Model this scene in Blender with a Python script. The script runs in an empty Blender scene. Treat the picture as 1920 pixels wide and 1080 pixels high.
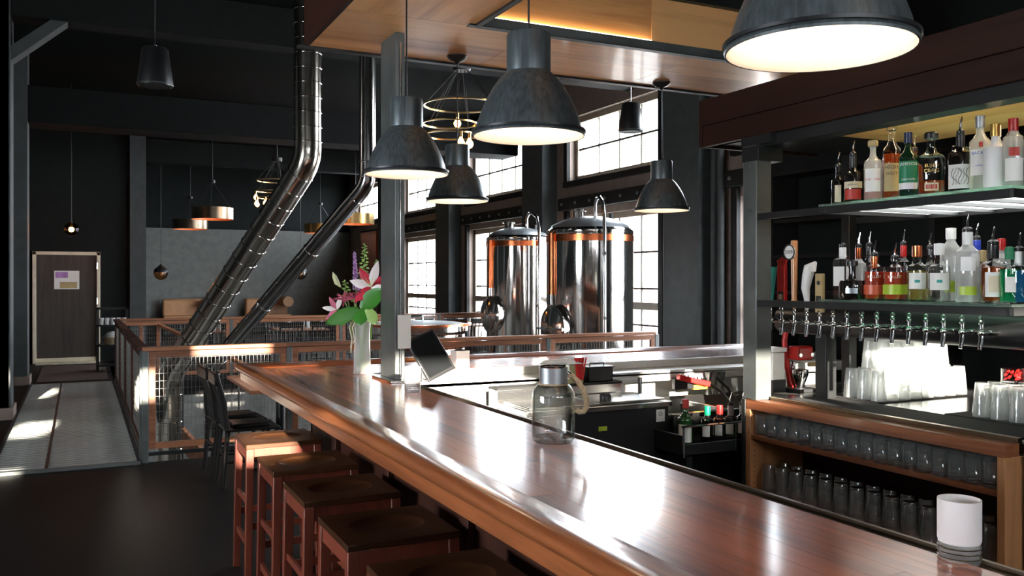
import bpy, bmesh, math, random
from mathutils import Vector, Matrix
random.seed(7)
sc = bpy.context.scene
COL = sc.collection
PI = math.pi
# ------------------------------------------------------------------ camera, world, sun, exposure
cam_d = bpy.data.cameras.new('camera'); cam = bpy.data.objects.new('camera', cam_d); COL.objects.link(cam)
cam.location = (0, 0, 1.62); cam.rotation_euler = (PI/2, 0, -math.radians(26.15))
cam_d.sensor_width = 36; cam_d.lens = 1650/1920*36; cam_d.shift_y = -15/1920; cam_d.clip_start = .05
sc.camera = cam
sc.cycles.transparent_max_bounces = 40
sc.view_settings.view_transform = 'Standard'; sc.view_settings.look = 'None'
sc.view_settings.exposure = 0.2; sc.view_settings.gamma = 1; sc.view_settings.use_curve_mapping = False
w = bpy.data.worlds.new('sky'); sc.world = w; w.use_nodes = True
w.node_tree.nodes['Background'].inputs[0].default_value = (.90, .95, 1, 1)
w.node_tree.nodes['Background'].inputs[1].default_value = 30.0
def mklight(kind, name, loc, energy, color=(1, 1, 1)):
    d = bpy.data.lights.new(name, kind); d.energy = energy; d.color = color
    o = bpy.data.objects.new(name, d); COL.objects.link(o); o.location = loc
    return o
sun = mklight('SUN', 'sun', (-3, -20, 8), 40, (1, .90, .76)); sun.data.angle = math.radians(.6)
sun.rotation_euler = Vector((.12, 1, -.2)).to_track_quat('-Z', 'Y').to_euler()
def portal(name, loc, sx, sy, direction):
    o = mklight('AREA', name, loc, 1); o.data.shape = 'RECTANGLE'; o.data.size = sx; o.data.size_y = sy
    o.data.cycles.is_portal = True
    o.rotation_euler = Vector(direction).to_track_quat('-Z', 'Z').to_euler()

# ------------------------------------------------------------------ materials
M = {}
def nodes(name):
    m = bpy.data.materials.new(name); m.use_nodes = True; M[name] = m
    nt = m.node_tree; b = nt.nodes.get('Principled BSDF')
    return m, nt, b
def setc(sock, c): sock.default_value = (c[0], c[1], c[2], 1)
def mat(name, col, rough=.5, metal=0, coat=0, var=.12, scale=6, bump=0, emit=None, es=0, bscale=60, stretch=(1, 1, 1), spec=.5):
    m, nt, b = nodes(name)
    tc = nt.nodes.new('ShaderNodeTexCoord'); mp = nt.nodes.new('ShaderNodeMapping'); mp.inputs['Scale'].default_value = stretch
    nt.links.new(tc.outputs['Object'], mp.inputs[0])
    n = nt.nodes.new('ShaderNodeTexNoise'); n.inputs['Scale'].default_value = scale; n.inputs['Detail'].default_value = 5
    nt.links.new(mp.outputs[0], n.inputs['Vector'])
    r = nt.nodes.new('ShaderNodeValToRGB')
    r.color_ramp.elements[0].position = .3; r.color_ramp.elements[1].position = .7
    r.color_ramp.elements[0].color = tuple(max(0, c*(1-var)) for c in col)+(1,)
    r.color_ramp.elements[1].color = tuple(min(1, c*(1+var)) for c in col)+(1,)
    nt.links.new(n.outputs[0], r.inputs[0]); nt.links.new(r.outputs[0], b.inputs['Base Color'])
    b.inputs['Roughness'].default_value = rough; b.inputs['Metallic'].default_value = metal
    b.inputs['Coat Weight'].default_value = coat; b.inputs['Coat Roughness'].default_value = .06
    b.inputs['Specular IOR Level'].default_value = spec
    if bump:
        n2 = nt.nodes.new('ShaderNodeTexNoise'); n2.inputs['Scale'].default_value = bscale
        nt.links.new(mp.outputs[0], n2.inputs['Vector'])
        bp = nt.nodes.new('ShaderNodeBump'); bp.inputs['Strength'].default_value = bump; bp.inputs['Distance'].default_value = .01
        nt.links.new(n2.outputs[0], bp.inputs['Height']); nt.links.new(bp.outputs[0], b.inputs['Normal'])
    if emit:
        setc(b.inputs['Emission Color'], emit); b.inputs['Emission Strength'].default_value = es
    return m
def wood(name, dark, light, axis='Y', rough=.3, coat=0, scale=9, rnd=.35, coatr=.08, spec=.5):
    m, nt, b = nodes(name)
    tc = nt.nodes.new('ShaderNodeTexCoord'); mp = nt.nodes.new('ShaderNodeMapping')
    s = [scale, scale, scale]; s['XYZ'.index(axis)] = scale*.07; mp.inputs['Scale'].default_value = s
    oi = nt.nodes.new('ShaderNodeObjectInfo'); mu = nt.nodes.new('ShaderNodeMath'); mu.operation = 'MULTIPLY'; mu.inputs[1].default_value = 50
    nt.links.new(oi.outputs['Random'], mu.inputs[0]); nt.links.new(tc.outputs['Object'], mp.inputs[0])
    nt.links.new(mu.outputs[0], mp.inputs['Location'])
    n = nt.nodes.new('ShaderNodeTexNoise'); n.inputs['Scale'].default_value = 1.5; n.inputs['Detail'].default_value = 8; n.inputs['Distortion'].default_value = 1.1
    nt.links.new(mp.outputs[0], n.inputs['Vector'])
    n2 = nt.nodes.new('ShaderNodeTexNoise'); n2.inputs['Scale'].default_value = 9; n2.inputs['Detail'].default_value = 4
    nt.links.new(mp.outputs[0], n2.inputs['Vector'])
    ad = nt.nodes.new('ShaderNodeMath'); ad.operation = 'MULTIPLY_ADD'; ad.inputs[1].default_value = .35
    nt.links.new(n2.outputs[0], ad.inputs[0]); nt.links.new(n.outputs[0], ad.inputs[2])
    a2 = nt.nodes.new('ShaderNodeMath'); a2.operation = 'MULTIPLY_ADD'; a2.inputs[1].default_value = rnd
    nt.links.new(oi.outputs['Random'], a2.inputs[0]); nt.links.new(ad.outputs[0], a2.inputs[2])
    r = nt.nodes.new('ShaderNodeValToRGB')
    r.color_ramp.elements[0].position = .42; r.color_ramp.elements[1].position = 1.0
    r.color_ramp.elements[0].color = dark+(1,); r.color_ramp.elements[1].color = light+(1,)
    nt.links.new(a2.outputs[0], r.inputs[0]); nt.links.new(r.outputs[0], b.inputs['Base Color'])
    b.inputs['Roughness'].default_value = rough; b.inputs['Coat Weight'].default_value = coat; b.inputs['Coat Roughness'].default_value = coatr; b.inputs['Coat IOR'].default_value = 1.6; b.inputs['Specular IOR Level'].default_value = spec
    bp = nt.nodes.new('ShaderNodeBump'); bp.inputs['Strength'].default_value = .04; bp.inputs['Distance'].default_value = .004
    nt.links.new(n2.outputs[0], bp.inputs['Height']); nt.links.new(bp.outputs[0], b.inputs['Normal'])
    return m
def glass(name, tint=(1, 1, 1), edge=(.7, .75, .74), refl=1.0, body=0.0, bodycol=(1, 1, 1)):
    """thin-walled glass: tinted see-through, darker where seen edge on, mirror by Fresnel"""
    m, nt, b = nodes(name); nt.nodes.remove(b); out = nt.nodes['Material Output']
    lw = nt.nodes.new('ShaderNodeLayerWeight'); lw.inputs[0].default_value = .35
    mx = nt.nodes.new('ShaderNodeMix'); mx.data_type = 'RGBA'
    setc(mx.inputs['A'], tint); setc(mx.inputs['B'], edge); nt.links.new(lw.outputs['Facing'], mx.inputs['Factor'])
    tr = nt.nodes.new('ShaderNodeBsdfTransparent'); nt.links.new(mx.outputs['Result'], tr.inputs[0])
    gl = nt.nodes.new('ShaderNodeBsdfGlossy'); gl.inputs['Roughness'].default_value = .03
    fr = nt.nodes.new('ShaderNodeFresnel'); fr.inputs[0].default_value = 1.5
    ge = nt.nodes.new('ShaderNodeNewGeometry'); io = nt.nodes.new('ShaderNodeMath'); io.operation = 'MULTIPLY_ADD'
    io.inputs[1].default_value = 1/1.5-1.5; io.inputs[2].default_value = 1.5      # same Fresnel from both sides of the wall
    nt.links.new(ge.outputs['Backfacing'], io.inputs[0]); nt.links.new(io.outputs[0], fr.inputs[0])
    sc_ = nt.nodes.new('ShaderNodeMath'); sc_.operation = 'MULTIPLY'; sc_.inputs[1].default_value = refl
    nt.links.new(fr.outputs[0], sc_.inputs[0])
    last = tr.outputs[0]
    if body:
        df = nt.nodes.new('ShaderNodeBsdfDiffuse'); setc(df.inputs[0], bodycol)
        tl = nt.nodes.new('ShaderNodeBsdfTranslucent'); setc(tl.inputs[0], bodycol)
        m1 = nt.nodes.new('ShaderNodeMixShader'); nt.links.new(df.outputs[0], m1.inputs[1]); nt.links.new(tl.outputs[0], m1.inputs[2])
        m2 = nt.nodes.new('ShaderNodeMixShader'); m2.inputs[0].default_value = body
        nt.links.new(last, m2.inputs[1]); nt.links.new(m1.outputs[0], m2.inputs[2]); last = m2.outputs[0]
    mix = nt.nodes.new('ShaderNodeMixShader'); nt.links.new(sc_.outputs[0], mix.inputs[0])
    nt.links.new(last, mix.inputs[1]); nt.links.new(gl.outputs[0], mix.inputs[2]); nt.links.new(mix.outputs[0], out.inputs[0])
    return m
def emis(name, col, s):
    m, nt, b = nodes(name); setc(b.inputs['Base Color'], (.8, .8, .8)); setc(b.inputs['Emission Color'], col); b.inputs['Emission Strength'].default_value = s
    return m

wood('bar_wood', (.070, .010, .004), (.50, .135, .042), 'Y', .34, 1, rnd=.30, coatr=.145)
wood('bar_wood_x', (.070, .010, .004), (.50, .135, .042), 'X', .34, 1, rnd=.30, coatr=.145)
wood('bar_rail', (.15, .034, .013), (.50, .165, .055), 'Y', .30, .8, rnd=.1, coatr=.16)
wood('die_wood', (.02, .006, .004), (.06, .02, .012), 'Z', .5, 0, spec=.25)
wood('stool_wood', (.10, .020, .012), (.24, .055, .03), 'Z', .35, .2)
wood('seat_wood', (.026, .010, .005), (.080, .031, .012), 'X', .35, .1, spec=.3)
wood('canopy_wood', (.46, .16, .045), (.92, .50, .20), 'X', .32, .25, scale=5)
wood('canopy_wood_y', (.46, .16, .045), (.92, .50, .20), 'Y', .32, .25, scale=5)
wood('header_wood', (.009, .003, .002), (.034, .011, .006), 'Y', .5, 0, scale=5, spec=.2)
wood('cabinet_wood', (.11, .028, .011), (.36, .125, .05), 'Y', .38, .25)
wood('cabinet_side', (.22, .07, .025), (.55, .26, .11), 'Z', .38, .2)
wood('rail_wood', (.11, .036, .017), (.36, .145, .07), 'X', .42, .15)
wood('door_wood', (.02, .017, .015), (.06, .048, .04), 'Z', .5, 0)
mat('wall_dark', (.010, .012, .012), .7, bump=.05, spec=.12)
mat('wall_grey', (.15, .153, .142), .7, bump=.05, spec=.15)
mat('wall_taupe', (.22, .165, .135), .65, bump=.05)
mat('pilaster', (.060, .066, .066), .6, bump=.03, spec=.2)
mat('ceiling_black', (.004, .0045, .0045), .8, spec=.08)
mat('beam_dark', (.010, .0105, .0105), .75, spec=.10)
mat('floor_dark', (.006, .0048, .0045), .50, var=.4, scale=3, stretch=(6, .5, 1), spec=.22)
mat('concrete', (.20, .20, .19), .8, bump=.3, var=.3)
mat('black_steel', (.018, .019, .020), .42, .3, var=.2)
mat('raw_steel', (.125, .137, .133), .42, .45, var=.3, scale=4)
mat('dark_trim', (.012, .0115, .011), .6, spec=.2)
mat('stainless', (.62, .62, .61), .20, 1, var=.06, stretch=(.3, 8, 8))
mat('steel_sheet', (.70, .70, .69), .38, .55, var=.06)
mat('duct_steel', (.56, .51, .45), .17, 1, var=.12, scale=3)
mat('duct_dark', (.30, .29, .28), .18, 1, var=.1)
mat('tank_steel', (.72, .69, .66), .10, 1, var=.05)
mat('tank_dome', (.38, .41, .43), .42, .8, var=.06)
mat('copper', (.72, .20, .08), .26, 1, var=.15)
mat('copper_inner', (.75, .32, .16), .45, .3, var=.1)
mat('chrome', (.85, .85, .86), .07, 1, var=.03)
mat('brass', (.60, .40, .16), .28, 1)
mat('bronze_strip', (.20, .155, .11), .30, 1, var=.3, scale=3)
mat('lamp_metal', (.15, .178, .19), .33, .65, var=.32, scale=26, stretch=(3, 3, .3))
mat('lamp_dark', (.045, .047, .05), .35, .7, var=.3, scale=14)
mat('lamp_white', (.86, .80, .73), .5, var=.03)
mat('white_plastic', (.82, .82, .80), .4, var=.03)
mat('white_matte', (.86, .86, .85), .6, var=.03)
mat('black_plastic', (.012, .012, .013), .35)
mat('black_matte', (.010, .010, .010), .6)
mat('screen', (.008, .009, .010), .22, var=.1)
mat('red', (.50, .014, .012), .35)
mat('green_plastic', (.0, .22, .10), .4)
mat('leather_black', (.010, .009, .009), .42, spec=.3)
mat('leather_tan', (.40, .20, .09), .5)
mat('chair_wood', (.010, .008, .007), .45, spec=.2)
mat('grate', (.40, .41, .39), .42, .35, var=.25)
mat('rug', (.05, .022, .014), .9, bump=.4)
mat('threshold', (.62, .56, .40), .5)
mat('cream', (.70, .62, .47), .5)
mat('rope', (.52, .40, .25), .8, bump=.6, bscale=150)
mat('stem', (.16, .34, .05), .5)
mat('leaf', (.04, .21, .02), .40, var=.3)
mat('leaf_light', (.28, .46, .12), .45, var=.3)
mat('petal_white', (.88, .80, .80), .5)
mat('petal_red', (.62, .02, .06), .45, var=.3)
mat('petal_pink', (.58, .13, .22), .5, var=.35, scale=30)
mat('petal_purple', (.42, .22, .52), .5, var=.3)
mat('bud', (.62, .66, .36), .5)
mat('facade', (.62, .52, .48), .8, bump=.1)
mat('asphalt', (.35, .35, .34), .9)
mat('paper', (.80, .79, .75), .7, var=.03)
mat('khaki', (.30, .29, .14), .45)
mat('frost', (.84, .80, .80), .45, var=.02)
mat('wire', (.30, .30, .28), .35, .9)
mat('window_frame', (.30, .25, .19), .5)
mat('muntin', (.10, .085, .07), .6, spec=.2)
mat('lab_cream', (.70, .60, .42), .6, var=.08); mat('lab_green', (.01, .20, .085), .5); mat('lab_red', (.45, .03, .02), .5)
mat('lab_lime', (.42, .55, .04), .4); mat('lab_orange', (.62, .10, .04), .4); mat('lab_tan', (.45, .34, .16), .6); mat('lab_teal', (.03, .35, .30), .5)
mat('navy', (.006, .012, .06), .35); mat('ink', (.02, .02, .02), .6); mat('gold', (.55, .36, .10), .35, .8); mat('lab_blue', (.02, .05, .45), .4); mat('yellow', (.75, .5, .03), .5)
mat('dark_glass', (.008, .007, .006), .08, coat=.3); mat('dark_green_glass', (.006, .03, .012), .08, coat=.3); mat('amber_glass', (.10, .025, .006), .10, coat=.3)
mat('red_glass', (.40, .035, .012), .10, coat=.5, var=.25); mat('wine_glass_green', (.012, .07, .015), .08, coat=.4)
mat('mesh_mat', (.02, .02, .02), .9, bump=.5, bscale=200)
glass('clear_glass', (.985, .99, .99), (.80, .84, .84), 1.5)
glass('tumbler_glass', (.98, .985, .985), (.74, .79, .79), 2.8, .09, (.85, .88, .88))  # faint whitish body put in for the bright glints
glass('jar_glass', (.985, .99, .985), (.62, .70, .68), 1.5)
glass('whitened_glass', (.96, .97, .97), (.85, .87, .87), 1.2, .30, (.93, .94, .94))  # whitish body: frosted bottles, and clear glasses made to look sunlit
glass('pane_glass', (.96, .97, .98), (.85, .88, .9), .6)
glass('shelf_glass', (.72, .88, .80), (.30, .55, .45), 1, .25, (.55, .70, .64))
glass('whisky', (.80, .36, .10), (.35, .10, .02), 1, .25, (.60, .17, .03))
glass('pale_spirit', (.88, .80, .45), (.55, .45, .12), 1, .2, (.75, .62, .22))
glass('green_spirit', (.10, .80, .38), (.02, .4, .15), 1, .4, (.02, .60, .24))
glass('blue_spirit', (.10, .50, .85), (.02, .2, .5), 1, .4, (.02, .35, .70))
glass('amber_globe', (.70, .45, .25), (.25, .12, .05), 1.2)
emis('bulb_warm', (1, .42, .10), 16); emis('bulb_lamp', (1, .80, .60), 26); emis('bulb_small', (1, .45, .12), 160)
emis('led_white', (1, .97, .90), 8); emis('led_green', (.05, 1, .25), 3.0); emis('led_purple', (.20, .03, 1), 7); emis('led_canopy', (1, .74, .45), 13); emis('led_panel', (1, .97, .92), 2.2); emis('led_warm', (1, .78, .52), 45)

# ------------------------------------------------------------------ builders
class MB:
    def __init__(s): s.v = []; s.f = []; s.sm = True
    def add(s, vs, fs):
        o = len(s.v); s.v += [tuple(v) for v in vs]; s.f += [tuple(i+o for i in f) for f in fs]; return s
    def box(s, x0, x1, y0, y1, z0, z1):
        vs = [(x, y, z) for z in (z0, z1) for y in (y0, y1) for x in (x0, x1)]
        return s.add(vs, [(0, 2, 3, 1), (4, 5, 7, 6), (0, 1, 5, 4), (2, 6, 7, 3), (0, 4, 6, 2), (1, 3, 7, 5)])
    def cbox(s, c, d): return s.box(c[0]-d[0]/2, c[0]+d[0]/2, c[1]-d[1]/2, c[1]+d[1]/2, c[2]-d[2]/2, c[2]+d[2]/2)
    def prism(s, poly, z0, z1):
        n = len(poly)
        vs = [(x, y, z0) for x, y in poly]+[(x, y, z1) for x, y in poly]
        fs = [tuple(range(n-1, -1, -1)), tuple(range(n, 2*n))]+[(i, (i+1) % n, (i+1) % n+n, i+n) for i in range(n)]
        return s.add(vs, fs)
    def beam(s, p0, p1, w, h, up=(0, 0, 1)):
        p0 = Vector(p0); p1 = Vector(p1); d = (p1-p0).normalized(); u = Vector(up)
        if abs(d.dot(u)) > .99: u = Vector((0, 1, 0))
        r = d.cross(u).normalized()*w/2; t = r.cross(d).normalized()*h/2
        vs = [p+a*r+b*t for p in (p0, p1) for a, b in ((-1, -1), (1, -1), (1, 1), (-1, 1))]
        return s.add(vs, [(3, 2, 1, 0), (4, 5, 6, 7)]+[(i, (i+1) % 4, (i+1) % 4+4, i+4) for i in range(4)])
    def lathe(s, prof, n=24, c=(0, 0, 0), cap=True):
        vs = []; fs = []; k = len(prof)
        for r, z in prof:
            for i in range(n):
                a = 2*PI*i/n; vs.append((c[0]+r*math.cos(a), c[1]+r*math.sin(a), c[2]+z))
        for j in range(k-1):
            for i in range(n): fs.append((j*n+i, j*n+(i+1) % n, (j+1)*n+(i+1) % n, (j+1)*n+i))
        if cap:
            if prof[0][0] > 1e-4: fs.append(tuple(range(n-1, -1, -1)))
            if prof[-1][0] > 1e-4: fs.append(tuple(range((k-1)*n, k*n)))
        return s.add(vs, fs)
    def tube(s, path, r, n=10, closed=False, cap=True):
        P = [Vector(p) for p in path]; k = len(P); vs = []; fs = []
        rs = r if isinstance(r, (list, tuple)) else [r]*k
        prev = None
        for i in range(k):
            if closed: d = P[(i+1) % k]-P[i-1]
            else: d = P[min(i+1, k-1)]-P[max(i-1, 0)]
            d.normalize()
            if prev is None:
                u = Vector((0, 0, 1)) if abs(d.z) < .9 else Vector((1, 0, 0))
                a = d.cross(u).normalized()
            else:
                a = (prev-d*prev.dot(d)).normalized()
            prev = a; b = d.cross(a)
            for j in range(n):
                t = 2*PI*j/n; vs.append(P[i]+rs[i]*(math.cos(t)*a+math.sin(t)*b))
        m = k if closed else k-1
        for i in range(m):
            for j in range(n): fs.append((i*n+j, i*n+(j+1) % n, ((i+1) % k)*n+(j+1) % n, ((i+1) % k)*n+j))
        if cap and not closed: fs += [tuple(range(n-1, -1, -1)), tuple(range((k-1)*n, k*n))]
        return s.add(vs, fs)
    def cyl(s, p0, p1, r, n=12): return s.tube([p0, p1], r, n)
    def ring(s, c, R, r, n=32, m=8, axis=2):
        pts = []
        for i in range(n):
            a = 2*PI*i/n; q = [R*math.cos(a), R*math.sin(a)]
            if axis == 2: pts.append((c[0]+q[0], c[1]+q[1], c[2]))
            elif axis == 1: pts.append((c[0]+q[0], c[1], c[2]+q[1]))
            else: pts.append((c[0], c[1]+q[0], c[2]+q[1]))
        return s.tube(pts, r, m, closed=True)
    def ball(s, c, r, n=12, sq=(1, 1, 1)):
        k = max(5, n//2)
        o = len(s.v); s.lathe([(max(1e-5, math.sin(PI*j/k)), -math.cos(PI*j/k)) for j in range(k+1)], n, cap=False)
        for i in range(o, len(s.v)):
            v = s.v[i]; s.v[i] = (c[0]+v[0]*r*sq[0], c[1]+v[1]*r*sq[1], c[2]+v[2]*r*sq[2])
        return s
    def xf(s, mtx):
        s.v = [tuple(mtx @ Vector(v)) for v in s.v]; return s
    def mesh(s, name):
        me = bpy.data.meshes.new(name); me.from_pydata(s.v, [], s.f); me.update()
        bm = bmesh.new(); bm.from_mesh(me); bmesh.ops.remove_doubles(bm, verts=bm.verts, dist=1e-6); bmesh.ops.recalc_face_normals(bm, faces=bm.faces); bm.to_mesh(me); bm.free()
        for p in me.polygons: p.use_smooth = True
        me.set_sharp_from_angle(angle=math.radians(38))
        return me
    def build(s, name, m, parent=None, bevel=0, kind=None):
        return link(name, s.mesh(name), m, parent, bevel, kind)
def link(name, me, m, parent=None, bevel=0, kind=None):
    o = bpy.data.objects.new(name, me); COL.objects.link(o)
    if m and not me.materials: me.materials.append(M[m])
    if parent: o.parent = parent
    if bevel:
        b = o.modifiers.new('bevel', 'BEVEL'); b.width = bevel; b.segments = 2; b.limit_method = 'ANGLE'
    if kind: o['kind'] = kind
    return o
def struct(name, mb, m, parent=None, bevel=0):
    o = mb.build(name, m, parent, bevel)
    if not parent: o['kind'] = 'structure'
    return o
def tag(o, label, cat, group=None):
    o['label'] = label; o['category'] = cat
    if group: o['group'] = group
    return o
def thing(name, label, cat, loc=(0, 0, 0), rz=0, group=None):
    o = bpy.data.objects.new(name, None); COL.objects.link(o); o.location = loc; o.rotation_euler = (0, 0, rz); o.empty_display_size = .05
    return tag(o, label, cat, group)
def dup(root, loc, rz, label, group=None):
    r = root.copy(); COL.objects.link(r); r.location = loc; r.rotation_euler = (0, 0, rz); r['label'] = label
    if group: r['group'] = group
    for ch in list(root.children):
        c = ch.copy(); COL.objects.link(c); c.parent = r
        for g in list(ch.children):
            d = g.copy(); COL.objects.link(d); d.parent = c
    return r
ORD = ['first', 'second', 'third', 'fourth', 'fifth', 'sixth', 'seventh', 'eighth', 'ninth', 'tenth', 'eleventh', 'twelfth', 'thirteenth',
       'fourteenth', 'fifteenth', 'sixteenth', 'seventeenth', 'eighteenth', 'nineteenth', 'twentieth']
def text_mesh(s, size, align='CENTER'):
    c = bpy.data.curves.new('txt', 'FONT'); c.body = s; c.size = size; c.align_x = align; c.align_y = 'CENTER'; c.resolution_u = 2
    o = bpy.data.objects.new('txt', c); COL.objects.link(o); bpy.context.view_layer.update()
    me = bpy.data.meshes.new_from_object(o); bpy.data.objects.remove(o)
    vs = [tuple(v.co) for v in me.vertices]; fs = [tuple(p.vertices) for p in me.polygons]
    bpy.data.meshes.remove(me); return vs, fs
def text_on(name, s, size, m, parent, r=None, z=0, a0=0, origin=(0, 0, 0), mtx=None):
    """flat print wrapped on a cylinder of radius r at angle a0, or placed by mtx"""
    vs, fs = text_mesh(s, size); b = MB()
    if r: b.add([(origin[0]+r*math.cos(a0+x/r), origin[1]+r*math.sin(a0+x/r), z+y) for x, y, _ in vs], fs)
    else: b.add([tuple(mtx @ Vector(v)) for v in vs], fs)
    return b.build(name, m, parent)

# ------------------------------------------------------------------ room shell
XW = 8.0; ZC = 5.2
bays = [7.9+4.6*k for k in range(5)]
fl = MB(); fl.box(-6, 8, -3, 8.45, -.2, 0); fl.box(-6, .5, 8.45, 19.4, -.2, 0); fl.box(.5, 8, 14.75, 28.6, -.2, 0); fl.box(.5, .9, 14.75, 19.4, -.2, 0)
struct('floor', fl, 'floor_dark')
struct('floor_pit', MB().box(.4, 8, 8.3, 14.9, -3.0, -2.8), 'concrete')
pw = MB(); pw.box(.3, .5, 8.3, 14.9, -2.8, -.2); pw.box(.5, 8, 14.75, 14.95, -2.8, -.2); pw.box(.5, 8, 8.25, 8.45, -2.8, -.2)
struct('wall_pit', pw, 'concrete')
struct('ceiling', MB().box(-6.2, 8.3, -3.2, 28.8, ZC, ZC+.2), 'ceiling_black')
# right wall with openings: clerestory and tall lower windows
wr = MB(); ys = [-3.2]
for c in bays: ys += [c-1.4, c+1.4]
ys.append(28.8)
for i in range(len(ys)-1):
    y0, y1 = ys[i], ys[i+1]
    if i % 2 == 0: wr.box(XW, XW+.3, y0, y1, -2.8, ZC)
    else:
        k = (i-1)//2
        wr.box(XW, XW+.3, y0, y1, -2.8, .2); wr.box(XW, XW+.3, y0, y1, 2.76, 3.4); wr.box(XW, XW+.3, y0, y1, 4.56, ZC)
        if k == 4: wr.box(XW, XW+.3, y0, y1, .2, 2.76)
struct('wall_right', wr, 'wall_taupe')
struct('wall_back', MB().box(.9, 8, 28.5, 28.8, -.2, ZC), 'wall_dark')
struct('trim_1', MB().box(.92, 8, 28.44, 28.5, 3.19, 3.26), 'beam_dark')
struct('wall_back_lower', MB().box(.92, 7.98, 28.46, 28.5, 0, 3.19), 'wall_grey')
struct('wall_return', MB().box(.9, 1.15, 19.3, 28.5, 0, ZC), 'wall_dark')
struct('trim_2', MB().box(.9, 1.2, 19.22, 19.5, 0, ZC), 'pilaster')
struct('wall_hall', MB().box(-1.2, -.82, 19.3, 19.5, 0, ZC).box(.36, .9, 19.3, 19.5, 0, ZC).box(-.82, .36, 19.3, 19.5, 2.17, ZC), 'wall_dark')
struct('wall_hall_light_block', MB().box(-1.2, .9, 19.5, 19.6, 0, ZC), 'wall_dark')  # unseen backing added to block sky light round the door
struct('wall_left', MB().box(-1.4, -1.2, 11.9, 19.5, 0, ZC), 'wall_dark')
struct('wall_left_near', MB().box(-6.2, -6, -3.2, 0, 0, ZC).box(-6.2, -6, 6, 11.9, 0, ZC).box(-6.2, -6, 0, 6, 0, 1.1).box(-6.2, -6, 0, 6, 2.6, ZC).box(-6.2, -6, 0, 1.5, 1.1, 2.6).box(-6.2, -6, 4.5, 6, 1.1, 2.6), 'wall_dark')  # unseen opening added here as fill light from the left
struct('wall_left_cross', MB().box(-6, -.74, 11.7, 11.9, 0, ZC), 'wall_grey')
for i, y in enumerate((11.7, 15.4)):
    struct('pilaster_%d' % (i+1), MB().box(-1.2, -.72, y, y+.5, 0, ZC), 'pilaster', bevel=.01)
    struct('baseboard_%s' % ('near', 'far')[i], MB().box(-1.3, -.69, y-.03, y+.53, 0, .14), 'wall_taupe', bevel=.008)
# front wall, behind the camera: unseen openings added and shaped to place the sun patches
fr_open = [(-.05, .30, 2.73, 2.80), (.90, 1.5, 2.15, 2.74), (.50, .90, 2.58, 2.74), (-1.0, -.75, 2.88, 3.12), (-.45, .2, 3.22, 3.37),
           (-.2, .10, 2.24, 2.42), (2.3, 3.95, 2.28, 2.60), (-2.3, -1.95, 2.72, 2.87), (-2.7, -2.4, 3.4, 3.52), (-2.2, -1.85, 2.24, 2.33)]
zs = sorted({0, ZC} | {o[2] for o in fr_open} | {o[3] for o in fr_open}); xs = sorted({-6.2, 8.3} | {o[0] for o in fr_open} | {o[1] for o in fr_open})
wf = MB()
for i in range(len(zs)-1):
    run = None
    for j in range(len(xs)-1):
        xm, zm = (xs[j]+xs[j+1])/2, (zs[i]+zs[i+1])/2
        hole = any(a < xm < b and c < zm < d for a, b, c, d in fr_open)
        if not hole and run is None: run = xs[j]
        if (hole or j == len(xs)-2) and run is not None:
            wf.box(run, xs[j] if hole else xs[j+1], -3.2, -3.12, zs[i], zs[i+1]); run = None
struct('wall_front', wf, 'wall_grey')
# partition behind the back bar with dark shelving
struct('wall_partition', MB().box(5.6, 5.75, -3.1, 6.05, 0, ZC), 'wall_dark')
# ceiling beams, bulkhead, haunches
for i, (y, z) in enumerate(((7.9, 4.70), (11.7, 4.69), (19.4, 4.6), (24, 4.6))):
    struct('ceiling_beam_%d' % (i+1), MB().box(-.72 if y < 19 else 1.15, 8, y, y+.35, z, ZC), 'beam_dark', bevel=.01)
struct('ceiling_bulkhead', MB().box(-.72, 7.7, 15.4, 16.1, 4.05, 4.62), 'beam_dark', bevel=.01)
struct('trim_3', MB().add([(-.74, 11.72, 4.15), (-.74, 12.0, 4.15), (-.12, 12.0, 4.70), (-.12, 11.72, 4.70), (-.74, 11.72, 4.32), (-.74, 12.0, 4.32), (-.3, 12, 4.70), (-.3, 11.72, 4.70)],
       [(0, 1, 2, 3), (4, 7, 6, 5), (0, 3, 7, 4), (1, 5, 6, 2), (0, 4, 5, 1), (3, 2, 6, 7)]), 'pilaster')
# right wall pilasters, lintels, windows
for i, y in enumerate((10.2, 14.8, 19.4, 24.0, 5.6)):
    struct('pilaster_%d' % (i+3), MB().box(7.68, 8, y-.42, y+.42, -2.8, ZC), 'pilaster' if i < 4 else 'wall_dark', bevel=.012)
def window(n, yc, z0, z1, rows, cols, transom=None):
    o = bpy.data.objects.new('window_%d' % n, None); COL.objects.link(o); o.location = (XW+.16, yc, z0); o['kind'] = 'structure'
    W = 2.8; H = z1-z0
    fb = MB()
    for y in (-W/2+.05, W/2-.05): fb.box(-.05, .05, y-.05, y+.05, 0, H)
    for z in (.05, H-.05): fb.box(-.05, .05, -W/2, W/2, z-.05, z+.05)
    fb.build('window_frame', 'window_frame', o)
    rr = [.1+(H-.2)*i/rows for i in range(rows+1)]; cc = [-W/2+.1+(W-.2)*i/cols for i in range(cols+1)]
    for z in rr[1:-1]: MB().box(-.02, .02, -W/2+.1, W/2-.1, z-.016, z+.016).build('muntin', 'muntin', o)
    for y in cc[1:-1]: MB().box(-.015, .015, y-.012, y+.012, .1, H-.1).build('muntin', 'muntin', o)
    if transom: MB().box(-.045, .045, -W/2+.1, W/2-.1, transom-.06, transom+.06).build('transom_rail', 'window_frame', o)
    me = MB().box(-.004, .004, -(cc[1]-cc[0])/2, (cc[1]-cc[0])/2, -(rr[1]-rr[0])/2, (rr[1]-rr[0])/2).mesh('pane')
    for i in range(rows):
        for j in range(cols):
            p = link('pane', me, 'pane_glass', o); p.location = (0, (cc[j]+cc[j+1])/2, (rr[i]+rr[i+1])/2)
n = 1
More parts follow.
